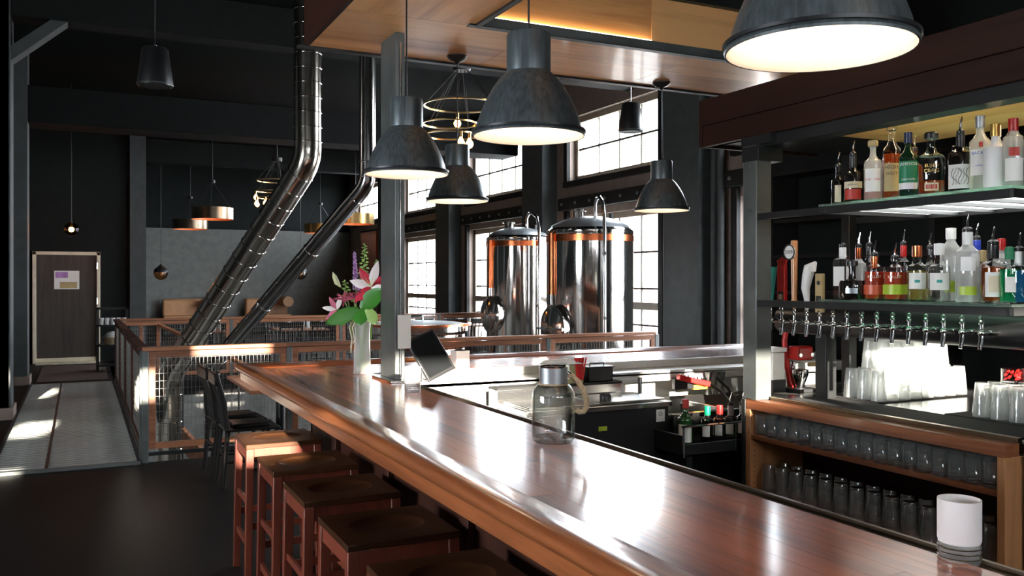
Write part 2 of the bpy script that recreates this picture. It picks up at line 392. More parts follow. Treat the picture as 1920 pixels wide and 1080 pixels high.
for k, c in enumerate(bays):
    window(n, c, 3.4, 4.56, 2, 4); n += 1
    portal('clerestory_portal', (XW+.28, c, 3.98), 2.8, 1.16, (-1, 0, 0))
    struct('trim_%d' % (10+3*k), MB().box(7.90, 8.0, c-1.5, c+1.5, 3.30, 3.40).box(7.93, 8.0, c-1.52, c-1.40, 3.3, 4.6).box(7.93, 8.0, c+1.4, c+1.52, 3.3, 4.6), 'dark_trim', bevel=.006)
    if k < 4:
        window(n, c, .2, 2.76, 4, 4, transom=1.0); n += 1
        portal('window_portal', (XW+.28, c, 1.5), 2.8, 2.5, (-1, 0, 0))
        l = struct('trim_%d' % (11+3*k), MB().box(7.86, 8.0, c-1.62, c+1.62, 2.88, 3.10), 'dark_trim', bevel=.006)
        bme = MB().lathe([(.028, 0), (.028, .02), (.012, .03)], 8).xf(Matrix.Rotation(-PI/2, 4, 'Y')).mesh('bolt')
        for j in range(7):
            b = link('bolt', bme, 'raw_steel', l); b.location = (7.86, c-1.45+2.9*j/6, 2.99)
        struct('trim_%d' % (12+3*k), MB().box(7.93, 8.0, c-1.52, c-1.40, .1, 2.88).box(7.93, 8.0, c+1.4, c+1.52, .1, 2.88), 'dark_trim', bevel=.006)
portal('front_portal', (0, -3.1, 3.4), 6.5, 2.6, (0, 1, 0))
portal('left_portal', (-6.02, 3, 1.85), 3, 1.5, (1, 0, 0))
# outside
tag(MB().box(8.31, 40, -20, 60, -3.05, -3.0).build('street_ground', 'asphalt'), 'pale grey street outside the tall windows', 'street')
bd = thing('street_building', 'pale pinkish building across the street seen through the tall windows', 'building', (21, 24, -3))
MB().box(0, 6, -9, 10, 0, 6.2).build('facade', 'facade', bd)
MB().box(-.25, 6.2, -9.2, 10.2, 6.2, 6.5).build('cornice', 'white_matte', bd)
wm = MB().box(-.05, .02, -.6, .6, 0, 1.5).mesh('facade_window')
for i in range(5):
    for z in (1.0, 3.7):
        p = link('facade_window', wm, 'wall_taupe', bd); p.location = (0, -7+i*3.6, z)

# ------------------------------------------------------------------ bar counter
bar = thing('bar_counter', 'long L-shaped polished reddish wood bar counter with rounded edge rail', 'bar counter', (1.2, 2.3, 0))
def bp(mb, name, m, bevel=0, parent=None, kind=None):      # bar part built in world coordinates
    if not parent: mb.xf(Matrix.Translation((-1.2, -2.3, 0)))
    return mb.build(name, m, parent or bar, bevel, kind)
Y0 = -.6; XE = 5.05; XI, XO = 1.517, 1.005; YI, YO = 4.95, 5.52; ZT = 1.08
ny = 7
def mx_(x): return YO-(x-XO)*(YO-YI)/(XI-XO)
for i in range(ny):
    a = XO+(XI-XO)*i/ny; b = XO+(XI-XO)*(i+1)/ny; cuts = [Y0]+[.4+.37*((i*3) % 5)+1.55*j for j in range(3)]
    for j, y in enumerate(cuts):
        last = j == len(cuts)-1
        if last: poly = [(a+.0004, y+.0004), (b-.0004, y+.0004), (b-.0004, mx_(b)-.0005), (a+.0004, mx_(a)-.0005)]
        else: poly = [(a+.0004, y+.0004), (b-.0004, y+.0004), (b-.0004, cuts[j+1]-.0004), (a+.0004, cuts[j+1]-.0004)]
        bp(MB().prism(poly, ZT-.045, ZT), 'stave', 'bar_wood')
    c = YO-(YO-YI)*i/ny; d = YO-(YO-YI)*(i+1)/ny
    xc, xd = XO+(XI-XO)*i/ny, XO+(XI-XO)*(i+1)/ny; cut = 2.6+.4*((i*2) % 3)
    bp(MB().prism([(xd, d+.0004), (cut, d+.0004), (cut, c-.0004), (xc, c-.0004)], ZT-.045, ZT), 'stave', 'bar_wood_x')
    bp(MB().prism([(cut+.0006, d+.0004), (XE, d+.0004), (XE, c-.0004), (cut+.0006, c-.0004)], ZT-.045, ZT), 'stave', 'bar_wood_x')
prof = [(0, -.045), (0, .0), (.008, .006), (.03, .009), (.055, .014), (.085, .020), (.11, .022), (.128, .018), (.138, .008), (.140, -.004), (.136, -.016), (.126, -.024), (.114, -.028), (.112, -.075), (.03, -.075)]
rv = []; 
for (px_, py_, sx_, sy_) in ((XO, Y0, -1, 0), (XO, YO, -1, 1), (XE, YO, 0, 1)):
    rv.append([(px_+sx_*u, py_+sy_*u, ZT+z) for u, z in prof])
k = len(prof)
bp(MB().add(rv[0]+rv[1], [(i, (i+1) % k, (i+1) % k+k, i+k) for i in range(k)]+[tuple(range(k-1, -1, -1))]), 'edge_rail', 'bar_rail')
wx = MB().add(rv[1]+rv[2], [(i, (i+1) % k, (i+1) % k+k, i+k) for i in range(k)]+[tuple(range(k, 2*k))])
bp(wx, 'edge_rail', 'bar_wood_x')
bp(MB().box(XI+.001, 1.560, Y0, 4.72, ZT-.045, ZT-.008).box(1.556, 1.566, Y0, 4.72, ZT-.05, ZT+.002), 'inner_edge_strip', 'bronze_strip')
bp(MB().box(1.26, 1.30, Y0, 5.34, 0, ZT-.045).box(1.26, 5.0, 5.30, 5.34, 0, ZT-.045).box(1.49, 1.51, Y0, 4.7, .0, ZT-.045), 'front_panel', 'die_wood')
for i in range(6):
    y = .2+i*.9
    bp(MB().box(1.23, 1.26, y-.04, y+.04, 0, ZT-.045), 'panel_stile', 'die_wood', .004)
bp(MB().tube([(1.26, 4.62, .93), (1.22, 4.62, .93), (1.205, 4.62, .945), (1.2, 4.62, .97)], .008, 8).ball((1.2, 4.62, .975), .014), 'bag_hook', 'brass')
# stainless working ledge inside the far leg of the bar
bp(MB().box(1.566, XE, 4.70, YI-.001, 1.005, 1.03).box(1.566, XE, 4.70, 4.715, .965, 1.03).box(1.5, XE, YI-.03, YI, 1.03, 1.079), 'steel_ledge', 'steel_sheet', .003)
bp(MB().box(1.52, XE, 4.90, 4.92, 0, 1.0), 'splash_panel', 'steel_sheet')

# ------------------------------------------------------------------ canopy above the bar
can = thing('wooden_canopy', 'warm wood canopy hanging over the bar with steel edge trim', 'canopy', (1.5, 4.6, 2.94))
def cp(mb, name, m, bevel=0): return mb.xf(Matrix.Translation((-1.5, -4.6, -2.94))).build(name, m, can, bevel)
S0 = 2.94
for a, b in ((-1.2, .6), (.6, 2.4), (2.4, 4.2)):
    cp(MB().box(1.16, 1.83, a+.002, b-.002, S0, S0+.025), 'soffit_panel', 'canopy_wood_y')
for a, b in ((1.16, 2.2), (2.2, 3.3), (3.3, 4.7)):
    for c, d in ((4.2, 4.57), (4.57, 4.95)):
        cp(MB().box(a+.0015, b-.0015, c+.001, d-.001, S0, S0+.025), 'soffit_panel', 'canopy_wood')
for a, b, dz in ((1.83, 2.94, 0), (2.94, 4.7, .004)):
    cp(MB().box(a+.001, b-.001, 4.20-.022-dz, 4.22, S0+.027, S0+.30), 'fascia_plank', 'canopy_wood')
for a, b in ((-1.2, 1.5), (1.5, 4.95)):
    cp(MB().box(1.135, 1.16, a+.001, b-.001, S0+.0, S0+.30), 'fascia_plank', 'header_wood')
cp(MB().box(1.81, 1.83, -1.2, 4.2, S0+.027, S0+.30), 'fascia_plank', 'canopy_wood_y')
cp(MB().box(1.135, 4.7, 4.95, 4.975, S0, S0+.30), 'fascia_plank', 'header_wood')
cp(MB().box(1.80, 4.7, 4.155, 4.176, S0-.006, S0+.045).box(1.80, 4.7, 4.155, 4.20, S0-.008, S0-.002), 'steel_angle', 'raw_steel')
cp(MB().box(1.9, 2.93, 4.158, 4.172, S0+.0455, S0+.050), 'led_strip', 'led_canopy')
cp(MB().box(1.83, 1.86, -1.2, 4.16, S0-.012, S0+.03), 'steel_angle', 'black_steel')
cp(MB().box(1.83, 4.7, 4.13, 4.2, S0+.30, S0+.40), 'steel_channel', 'black_steel')
cp(MB().box(1.10, 4.75, 4.955, 5.0, S0-.012, S0-.0), 'steel_angle', 'black_steel')
# lower header above the back bar
hd = thing('back_bar_header', 'dark stained timber header box above the bottle shelves', 'header', (3.4, 3, 2.42))
def hp(mb, name, m, bevel=0): return mb.xf(Matrix.Translation((-3.4, -3, -2.42))).build(name, m, hd, bevel)
hp(MB().box(3.36, 3.40, -1, 4.25, 2.545, 2.70), 'header_plank', 'header_wood', .003)
hp(MB().box(3.365, 3.40, -1, 4.25, 2.42, 2.543), 'header_plank', 'header_wood', .003)
hp(MB().box(3.36, 4.30, 4.25, 4.28, 2.42, 2.70), 'header_plank', 'header_wood')
hp(MB().box(3.40, 3.52, -1, 3.9, 2.36, 2.42).box(3.36, 3.52, 3.66, 3.9, 2.37, 2.42), 'steel_channel', 'black_steel')
for i in range(4):
    hp(MB().box(3.52+.19*i+.001, 3.52+.19*(i+1)-.001, 1.2, 3.5, 2.40, 2.425), 'soffit_board', 'canopy_wood_y')
hp(MB().box(3.52, 4.3, 3.5, 4.25, 2.44, 2.46), 'soffit_board', 'black_steel')
hp(MB().box(3.53, 3.545, 2.0, 3.45, 2.380, 2.390), 'led_strip', 'led_warm')

# ------------------------------------------------------------------ steel columns
c1 = thing('steel_column', 'tall flat steel column rising from the bar corner beside the flowers', 'column', (1.525, 4.58, ZT))
MB().box(-.027, .027, -.125, .125, .012, 1.855).build('column_shaft', 'raw_steel', c1, .004)
MB().box(-.07, .10, -.19, .15, .0, .012).build('base_plate', 'stainless', c1, .002)
MB().cyl((.0, -.135, .02), (.0, -.135, 1.8), .006, 8).build('conduit', 'stainless', c1)
c2 = thing('steel_column', 'square dark steel post standing on the glass cabinet', 'column', (3.41, 3.825, .953))
MB().box(-.055, .055, -.055, .055, 0, 1.417).build('column_shaft', 'raw_steel', c2, .006)
MB().box(-.06, .12, -.075, .06, 1.327, 1.409).build('head_plate', 'black_steel', c2, .003)
for z in (1.05, 1.30): MB().cyl((-.055, -.02, z), (-.07, -.02, z), .012, 8).build('bolt', 'chrome', c2)
c3 = thing('steel_column', 'thin black steel post at the near end of the bottle shelves', 'column', (3.505, 2.26, 0))
MB().box(-.055, .055, -.03, .03, 0, 2.36).build('column_shaft', 'black_steel', c3, .004)

# ------------------------------------------------------------------ pendant lamps
DL = .355
def make_lamp():
    t = thing('pendant_lamp', '', 'lamp')
    R = DL/2; pr = [(R+.004, 0), (R+.006, .005), (R+.002, .012), (R-.004, .016), (.168, .045), (.155, .082), (.139, .118), (.120, .152), (.098, .183), (.078, .203), (.072, .208), (.072, .325), (.069, .333), (.02, .337), (.008, .338)]
    sh = MB().lathe(pr, 48, cap=False).build('shade', 'lamp_metal', t)
    MB().lathe([(R+.001, .0005), (R-.006, .010), (.163, .045), (.150, .082), (.134, .118), (.115, .150), (.093, .180), (.073, .20), (.06, .205), (.004, .206)], 48, cap=False).build('white_lining', 'lamp_white', t)
    MB().lathe([(R-.001, .012), (R+.0085, .012), (R+.0085, .019), (R-.001, .019)], 48, cap=False).build('rim_band', 'lamp_dark', sh)
    MB().lathe([(.018, .19), (.02, .15), (.032, .125), (.036, .10), (.03, .075), (.014, .062), (.001, .06)], 16, cap=False).build('bulb', 'bulb_lamp', t)
    return t
lampA = make_lamp()
specs = [((1.309, 2.543), 'large dark zinc dome pendant lamp hanging above the glass jar at picture centre', 'lamp_metal', 'A'),
         ((1.29, 3.68), 'dark zinc dome pendant lamp hanging right in front of the steel column', 'lamp_metal', 'B'),
         ((1.305, 1.287), 'largest dome pendant lamp cut by the top edge above the bottle shelves', 'lamp_metal', 'E'),
         ((1.997, 4.80), 'small dark dome pendant lamp with domed ceiling rose left of the tanks', 'lamp_metal', 'C'),
         ((3.49, 4.84), 'small dark dome pendant lamp hanging before the grey pilaster right of the tanks', 'lamp_metal', 'D')]
lamps = [lampA]+[dup(lampA, (0, 0, 0), 0, '') for q in specs[1:]]
for i, ((x, y), lab, mm, kk) in enumerate(specs):
    z = {'A': 2.085, 'B': 2.082, 'E': 2.07, 'C': 2.082, 'D': 2.082}[kk]
    t = lamps[i]; t.rotation_euler.z = .5*i
    t.location = (x, y, z); t['label'] = lab; t['group'] = 'dome pendant lamps over the bar'
    L = S0-z
    MB().cyl((0, 0, .33), (0, 0, L), .0035, 8).build('cord', 'lamp_dark', t)
    MB().lathe([(.06, L), (.06, L-.006), (.045, L-.024), (.018, L-.034), (.007, L-.05)], 24).build('ceiling_rose', 'lamp_dark', t)

# ------------------------------------------------------------------ stools
def make_stool():
    t = thing('bar_stool', '', 'stool')
    s = MB(); n_ = 28; hw = .20
    # seat slab with a shallow oval dish: outer square, oval rim, dish
    top = []; rim = []; mid = []; cen = []
    for i in range(n_):
        a = 2*PI*(i+.5)/n_; ca, sa = math.cos(a), math.sin(a); q = hw/max(abs(ca), abs(sa)); top.append((ca*q, sa*q, .75))
        rim.append((ca*.135, sa*.115, .75)); mid.append((ca*.122, sa*.102, .7425)); cen.append((ca*.06, sa*.05, .740))
    bot = [(x, y, .727) for x, y, z in top]; vs = bot+top+rim+mid+cen
    fs = []
    for j in range(4): fs += [(j*n_+i, j*n_+(i+1) % n_, (j+1)*n_+(i+1) % n_, (j+1)*n_+i) for i in range(n_)]
    fs += [tuple(range(4*n_, 5*n_)), tuple(range(n_-1, -1, -1))]
    s.add(vs, fs).build('seat', 'seat_wood', t, .003)
    for sx in (-1, 1):
        for sy in (-1, 1):
            MB().add([(sx*.178+dx, sy*.178+dy, .7265) for dx, dy in ((-.02, -.02), (.02, -.02), (.02, .02), (-.02, .02))]+[(sx*.19+dx, sy*.19+dy, 0) for dx, dy in ((-.017, -.017), (.017, -.017), (.017, .017), (-.017, .017))],
                     [(0, 1, 2, 3), (7, 6, 5, 4)]+[(i, i+4, (i+1) % 4+4, (i+1) % 4) for i in range(4)]).build('leg', 'stool_wood', t, .003)
    for s_ in (-1, 1):
        MB().box(-.158, .158, s_*.183-.010, s_*.183+.010, .668, .7265).build('apron', 'stool_wood', t, .002)
        MB().box(s_*.183-.010, s_*.183+.010, -.158, .158, .668, .7265).build('apron', 'stool_wood', t, .002)
        MB().box(-.165, .165, s_*.184-.009, s_*.184+.009, .30, .335).build('stretcher', 'stool_wood', t, .002)
        MB().box(s_*.184-.009, s_*.184+.009, -.165, .165, .20, .235).build('stretcher', 'stool_wood', t, .002)
    MB().box(-.19, -.176, -.165, .165, .42, .45).build('stretcher', 'stool_wood', t, .002)
    return t
st = make_stool(); SL = ['farthest red-brown wooden bar stool, its dished seat in the sunlight', 'second farthest wooden bar stool, seat half sunlit', 'middle one of five red-brown wooden bar stools with dark seat',
      'second nearest red-brown bar stool with dark shaded seat', 'nearest bar stool, only its dark seat corner showing at the bottom edge']
for i, y in enumerate((4.97, 4.25, 3.645, 3.02, 2.41)):
    t = st if i == 0 else dup(st, (0, 0, 0), 0, '')
    t.location = (.985, y, 0); t['label'] = SL[i]; t['group'] = 'bar stools under the bar edge'

# ------------------------------------------------------------------ things standing on the bar
j = thing('glass_jar', 'clear glass jar with metal collar and rope loop handle on the bar', 'jar', (1.41, 2.56, ZT))
MB().lathe([(.0, .004), (.062, .004), (.069, .010), (.071, .03), (.071, .155), (.068, .172), (.055, .192), (.046, .200), (.045, .262), (.043, .262), (.043, .2), (.052, .19), (.065, .170), (.068, .155), (.068, .035), (.064, .022), (.0, .020)], 40, cap=False).build('glass_body', 'jar_glass', j)
MB().lathe([(.047, .198), (.0475, .252), (.046, .252), (.0458, .198)], 40, cap=False).build('metal_collar', 'tank_dome', j)
MB().ring((0, 0, .253), .046, .003, 32, 6).build('collar_rim', 'chrome', j)
hx = math.cos(-.55); hy = math.sin(-.55)
pts = []
for i in range(25):
    a = -1.0+i/24*4.2; r_ = .062; pts.append((hx*(.054+.045*math.cos(a-1.2)-.0), hy*(.054+.045*math.cos(a-1.2)), .160+r_*math.sin(a-1.2)+.01))
rp = [(hx*.05, hy*.05, .225), (hx*.062, hy*.062, .222), (hx*.080, hy*.080, .205), (hx*.097, hy*.097, .18), (hx*.108, hy*.108, .15), (hx*.110, hy*.110, .122), (hx*.100, hy*.100, .105), (hx*.085, hy*.085, .104), (hx*.076, hy*.076, .112)]
MB().tube(rp, .0095, 10).build('rope_handle', 'rope', j)
MB().cyl((hx*.046, hy*.046, .235), (hx*.066, hy*.066, .218), .0075, 10).build('handle_clip', 'chrome', j)
MB().ring((0, 0, .196), .048, .0035, 24, 6).build('twine_wrap', 'rope', j)
def candle(loc, lab):
    c = thing('candle_holder', lab, 'candle holder', loc, 0, 'white frosted candle cups on the bar')
    MB().lathe([(.037, .038), (.0395, .045), (.0395, .122), (.0365, .122), (.036, .05), (.001, .045)], 36, cap=False).build('frosted_cup', 'frost', c)
    MB().lathe([(.0005, 0), (.037, 0), (.0385, .004), (.0385, .038), (.036, .040), (.0005, .040)], 36, cap=False).build('glass_base', 'whitened_glass', c)
    for z in (.012, .022, .031): MB().ring((0, 0, z), .0386, .0012, 36, 5).build('base_ring', 'bronze_strip', c)
    MB().lathe([(.001, .046), (.03, .046), (.03, .07), (.001, .07)], 20).build('wax', 'white_matte', c)
candle((1.538, 1.155, ZT-.008), 'frosted white candle holder at the lower right corner of the bar')
candle((1.44, 4.02, ZT), 'frosted white candle holder in front of the tablet by the steel column')
# flower vase and its flowers
VX, VY = 1.46, 4.93
v = thing('flower_vase', 'tall clear glass vase of stems on the bar corner', 'vase', (VX, VY, ZT))
MB().lathe([(.0005, .002), (.05, .002), (.052, .01), (.050, .06), (.046, .16), (.046, .24), (.053, .32), (.050, .32), (.043, .24), (.043, .16), (.047, .06), (.048, .02), (.0005, .018)], 32, cap=False).build('glass_body', 'whitened_glass', v)
MB().lathe([(.0005, .021), (.046, .021), (.045, .06), (.042, .16), (.0005, .16)], 24, cap=False).build('water', 'clear_glass', v)
for i in range(9):
    a = i*2.4
    MB().tube([(.03*math.cos(a), .03*math.sin(a), .025), (.012*math.cos(a+2), .012*math.sin(a+2), .17), (.035*math.cos(a+3), .035*math.sin(a+3), .33)], .0035, 6).build('stem', 'stem', v)
for i in range(3):
    a = 2.6+i*.5
    MB().tube([(.05*math.cos(a), .05*math.sin(a), .31), (.075*math.cos(a), .075*math.sin(a), .27), (.06*math.cos(a), .06*math.sin(a), .2), (.068*math.cos(a), .068*math.sin(a), .12+.03*i)], .004, 6).build('raffia_tie', 'cream', v)
RT = Vector((.8977, -.4407, 0)); FW = Vector((.4407, .8977, 0))      # the bouquet's wide side
def bq(u, d, z): return Vector((VX, VY, ZT+.30))+RT*u+FW*d+Vector((0, 0, z))
def petal(base, direction, side, L, W, curl=.3, seg=6):
    base = Vector(base); dr = Vector(direction).normalized(); sd = (Vector(side)-dr*Vector(side).dot(dr)).normalized(); nm = dr.cross(sd)
    vs = []; fs = []
    for i in range(seg+1):
        t = i/seg; wd = W*math.sin(PI*min(1, t*.93+.07))**.8; c = base+dr*L*(t-.18*curl*t*t)+nm*(curl*L*t*t)
        for s in (-1, 0, 1): vs.append(c+sd*wd*s*.5+nm*(-.08*W*abs(s)))
    for i in range(seg):
        for q in range(2): fs.append((i*3+q, i*3+q+1, i*3+q+4, i*3+q+3))
    o = MB().add(vs, fs)
    n0 = len(o.v); off = nm*.0012
    o.add([Vector(x)+off for x in vs], [tuple(reversed(f)) for f in fs])
    return o
lil = thing('lily_flower', 'open red and white lily at the right of the bouquet', 'flower', bq(.055, -.03, .20))
for i in range(6):
    a = i*PI/3+.2; dr = RT*math.cos(a)+Vector((0, 0, 1))*(math.sin(a)*.8+.45)-FW*.35
    petal((0, 0, 0), dr, dr.cross(FW), .115 if i != 1 else .14, .052, -.35).build('petal', ('petal_red', 'petal_white')[i % 2], lil)
for i in range(5): MB().tube([(0, 0, 0), RT*(.02*(i-2))-FW*.07+Vector((0, 0, .05))], .0018, 5).build('stamen', 'bud', lil)
MB().tube([(0, 0, 0), RT*-.02+Vector((0, 0, -.10)), RT*-.045+Vector((0, 0, -.22))], .003, 6).build('stalk', 'stem', lil)
lw = thing('lily_flower', 'small half-open white and pink lily at the lower left of the bouquet', 'flower', bq(-.145, -.02, .07))
for i in range(4):
    a = 1.2+i*.9; dr = RT*math.cos(a)+Vector((0, 0, 1))*math.sin(a)-FW*.3
    petal((0, 0, 0), dr, dr.cross(FW), .075, .03, -.4).build('petal', ('petal_white', 'petal_pink')[i % 2], lw)
MB().tube([(0, 0, 0), RT*.07+Vector((0, 0, -.02)), RT*.14+Vector((0, 0, -.11))], .003, 6).build('stalk', 'stem', lw)
lb = thing('lily_bud', 'closed pale green lily bud at the far left of the bouquet', 'flower', bq(-.125, 0, .20))
MB().tube([RT*-.045+Vector((0, 0, .085)), RT*-.036+Vector((0, 0, .06)), RT*-.022+Vector((0, 0, .025)), (0, 0, 0)], [.002, .013, .015, .004], 10).build('bud', 'bud', lb)
MB().tube([(0, 0, 0), RT*.07+Vector((0, 0, -.06)), RT*.12+Vector((0, 0, -.2))], .0025, 6).build('stalk', 'stem', lb)
def spike(name, lab, u, h, m, lean, n_=36, r=.014, leafy=False):
    t = thing(name, lab, 'flower', bq(u, .01, 0)); top = RT*lean+Vector((0, 0, h))
    MB().tube([(0, 0, -.1), top*.5, top], .003, 6).build('stalk', 'stem', t)
    b = MB(); random.seed(int(h*1000))
    for i in range(n_):
        f = .45+.55*i/n_; a = i*2.4; rr = r*(1.25-.8*(i/n_)); c = top*f
        out = Vector((math.cos(a), math.sin(a), .5))
        if leafy: b.ball(c+out*rr, .011*(1.2-.6*i/n_), 6, (1, 1, .6))
        else: b.ball(c+out*rr, .0075*(1.25-.5*i/n_), 6)
    b.build('florets', m, t)
spike('liatris_spike', 'slim purple flower spike rising from the bouquet', -.03, .40, 'petal_purple', -.018, 50, .010)
spike('leafy_stem', 'tallest leafy green stem in the middle of the bouquet', .0, .45, 'leaf_light', .012, 34, .022, True)
spike('leafy_stem', 'short leafy green sprig at the left of the bouquet', -.06, .24, 'leaf_light', -.045, 16, .02, True)
spike('pink_spike', 'dusky pink flower spike behind the open lily', .045, .30, 'petal_pink', .02, 44, .014)
spike('green_spike', 'yellow-green budding spike at the upper right of the bouquet', .05, .36, 'leaf_light', .03, 16, .010, True)
random.seed(3)
for i, (u, z, lab) in enumerate(((-.10, .13, 'spidery pink bloom at the left of the bouquet'), (-.045, .13, 'spidery pink bloom left of the bouquet centre'), (.01, .14, 'spidery pink bloom under the open lily'))):
    t = thing('pink_bloom', lab, 'flower', bq(u, -.03, z), 0, 'pink blooms in the vase')
    for q in range(16):
        dr = Vector((random.uniform(-1, 1), random.uniform(-1, 1), random.uniform(-.4, 1)))+RT*(-.5 if i == 0 else 0)
        petal((0, 0, 0), dr, dr.cross(Vector((.3, .5, .8))), random.uniform(.05, .075), .014, .2, 3).build('petal', 'petal_pink', t)
    MB().tube([(0, 0, 0), RT*(-u*.6)+Vector((0, 0, -.15))], .0025, 5).build('stalk', 'stem', t)
for i, (u0, du, dz, L, W, lab) in enumerate(((-.01, -.9, -.42, .21, .085, 'broad green leaf drooping left over the vase'), (.0, .0, -.95, .10, .09, 'broad green leaf hanging straight down the vase front'),
        (.0, .75, .68, .19, .10, 'broad green leaf reaching up right under the lily'), (.03, .55, -.7, .12, .07, 'yellow-green leaf drooping at the right of the vase'), (-.05, -.5, -.8, .12, .05, 'narrow olive leaf hanging at the left of the vase'))):
    t = thing('broad_leaf', lab, 'leaf', bq(u0, -.055, .075), 0, 'broad leaves in the vase')
    dr = RT*du+Vector((0, 0, dz))-FW*.2
    petal((0, 0, 0), dr, dr.cross(FW), L, W, .15, 8).build('blade', ('leaf', 'leaf', 'leaf', 'leaf_light', 'leaf')[i], t)
    MB().tube([(0, 0, 0), RT*(-u0)+FW*.05+Vector((0, 0, -.1))], .003, 5).build('stalk', 'stem', t)
# tablet terminal
tb = thing('tablet_terminal', 'black tablet tilted on a white stand by the steel column', 'tablet', (1.82, 4.80, 1.03))
mt = Matrix.Translation((0, -.02, .155)) @ Matrix.Rotation(math.radians(8), 4, 'Z') @ Matrix.Rotation(math.radians(-22), 4, 'Y') @ Matrix.Rotation(math.radians(-24), 4, 'X')
MB().box(-.095, .095, -.012, .012, -.135, .135).xf(mt).build('case', 'black_plastic', tb, .006)
MB().box(-.080, .080, -.0135, -.0121, -.117, .117).xf(mt).build('screen', 'screen', tb)
MB().prism([(-.09, -.06), (.12, -.06), (.12, .09), (-.09, .09)], 0, .012).add([(-.02, .0, .012), (.10, .0, .012), (.10, .07, .012), (-.02, .07, .012), (-.02, .02, .17), (.03, .02, .17), (.03, .05, .17), (-.02, .05, .17)],
   [(0, 3, 2, 1), (4, 5, 6, 7), (0, 1, 5, 4), (1, 2, 6, 5), (2, 3, 7, 6), (3, 0, 4, 7)]).build('stand', 'white_plastic', tb, .003)
tag(MB().box(1.507, 1.578, 4.4335, 4.4385, 1.257, 1.435).xf(Matrix.Translation((0, 0, 0))).build('paper_notice', 'paper'), 'white paper notice on the steel column above the candle', 'paper')
pb = thing('card_box', 'small white box on the far bar beside the tablet', 'box', (2.14, 5.1, ZT))
MB().box(-.045, .045, -.05, .05, 0, .10).build('carton', 'white_plastic', pb, .003); MB().box(-.046, .046, -.051, .051, .085, .10).build('lid', 'paper', pb, .002)

# ------------------------------------------------------------------ work stations inside the bar
ck = thing('bar_cooler', 'black under-bar bottle cooler with steel sliding lid', 'cooler', (2.62, 4.45, 0))
MB().box(-.46, .46, -.25, .12, .0, .885).build('body', 'black_plastic', ck, .004)
MB().box(-.475, .475, -.265, .12, .885, .915).build('top_frame', 'stainless', ck, .003)
MB().box(-.44, .02, -.22, .1, .915, .924).build('sliding_lid', 'stainless', ck, .003); MB().box(.0, .45, -.225, .1, .918, .930).build('sliding_lid', 'stainless', ck, .003)
MB().lathe([(.035, 0), (.035, .02), (.028, .03), (.001, .03)], 20, (.12, -.1, .93)).build('lid_grip', 'black_plastic', ck)
MB().box(.37, .43, -.252, -.2505, .80, .87).build('maker_plate', 'paper', ck); MB().ring((.40, -.2527, .845), .011, .0016, 20, 5, 1).build('maker_logo', 'ink', ck)
MB().box(-.02, .035, -.2525, -.2505, .775, .80).build('energy_sticker', 'lab_lime', ck)
MB().box(-.43, .43, -.2505, -.2495, .12, .14).build('base_grille', 'black_matte', ck)
dr = thing('drain_shelf', 'raised steel bottle step with black mesh mat behind the cooler lid', 'shelf', (2.55, 4.60, .93))
MB().box(-.40, .45, -.02, .09, -.93, .055).build('steel_step', 'stainless', dr, .003); MB().box(-.40, .45, -.03, .09, .055, .068).build('mesh_mat', 'mesh_mat', dr)
nb = thing('napkin_caddy', 'khaki napkin caddy with white napkins and red straws', 'caddy', (2.62, 4.62, .998))
MB().box(-.11, .11, -.04, .05, 0, .115).build('caddy_box', 'khaki', nb, .004)
MB().add([(-.15, -.05, .118), (.10, -.06, .118), (.10, .05, .12), (-.15, .05, .118), (-.12, -.04, .145), (.02, -.04, .150), (.03, .04, .15), (-.12, .04, .14)], [(0, 3, 2, 1), (4, 5, 6, 7), (0, 1, 5, 4), (1, 2, 6, 5), (2, 3, 7, 6), (3, 0, 4, 7)]).build('napkin_stack', 'paper', nb, .004)
MB().box(-.03, .01, -.043, -.0405, .03, .12).build('napkin_tongue', 'paper', nb)
for i in range(9): MB().tube([(.065+.008*(i % 5), -.05+.01*(i//5), .02), (.05+.018*(i % 5), -.05+.012*(i//5), .155)], .0045, 6).build('straw', 'red', nb)
bx_ = thing('black_bin', 'small black plastic bin beside the red straws', 'bin', (2.86, 4.64, .998))
MB().box(-.085, .085, -.05, .05, 0, .008).box(-.085, .085, -.05, -.044, 0, .085).box(-.085, .085, .044, .05, 0, .085).box(-.085, -.079, -.05, .05, 0, .085).box(.079, .085, -.05, .05, 0, .085).build('bin_shell', 'black_plastic', bx_, .002)
MB().box(-.095, .095, -.056, .056, .085, .093).build('rim', 'black_plastic', bx_, .002)
MB().tube([(-.05, 0, .093), (-.05, 0, .11), (.05, 0, .11), (.05, 0, .093)], .004, 6).build('handle', 'black_plastic', bx_)
# steel unit below the tablet with jug, coloured white to look sunlit
wu = thing('sunlit_station', 'steel work station under the tablet, white standing in for strong sunlight', 'work station', (1.86, 4.74, 0))
MB().box(-.28, .28, -.035, .14, .02, .962).build('front_panel', 'white_plastic', wu, .003); MB().box(-.27, .28, -.34, -.04, .02, .78).build('lower_cabinet', 'white_plastic', wu, .003)
for sx in (-.24, .24): MB().box(sx-.02, sx+.02, -.32, -.28, 0, .02).build('foot', 'black_plastic', wu)
jg = thing('plastic_jug', 'smoky plastic jug with a handle inside the bar corner', 'jug', (1.98, 4.52, .78), -.3)
MB().lathe([(.045, 0), (.05, .005), (.06, .15), (.064, .18), (.061, .18), (.056, .15), (.047, .01), (.001, .008)], 20, cap=False).build('jug_body', 'jar_glass', jg)
MB().tube([(.06, 0, .16), (.10, 0, .155), (.115, 0, .11), (.10, 0, .05), (.055, 0, .04)], .007, 8).build('handle', 'jar_glass', jg)
MB().box(-.06, .0, -.03, .03, .17, .185).build('spout', 'stainless', jg, .004)
nf = thing('menu_stack', 'black fanned stack of menus leaning beside the jug', 'menu', (1.80, 4.5, .78), .2)
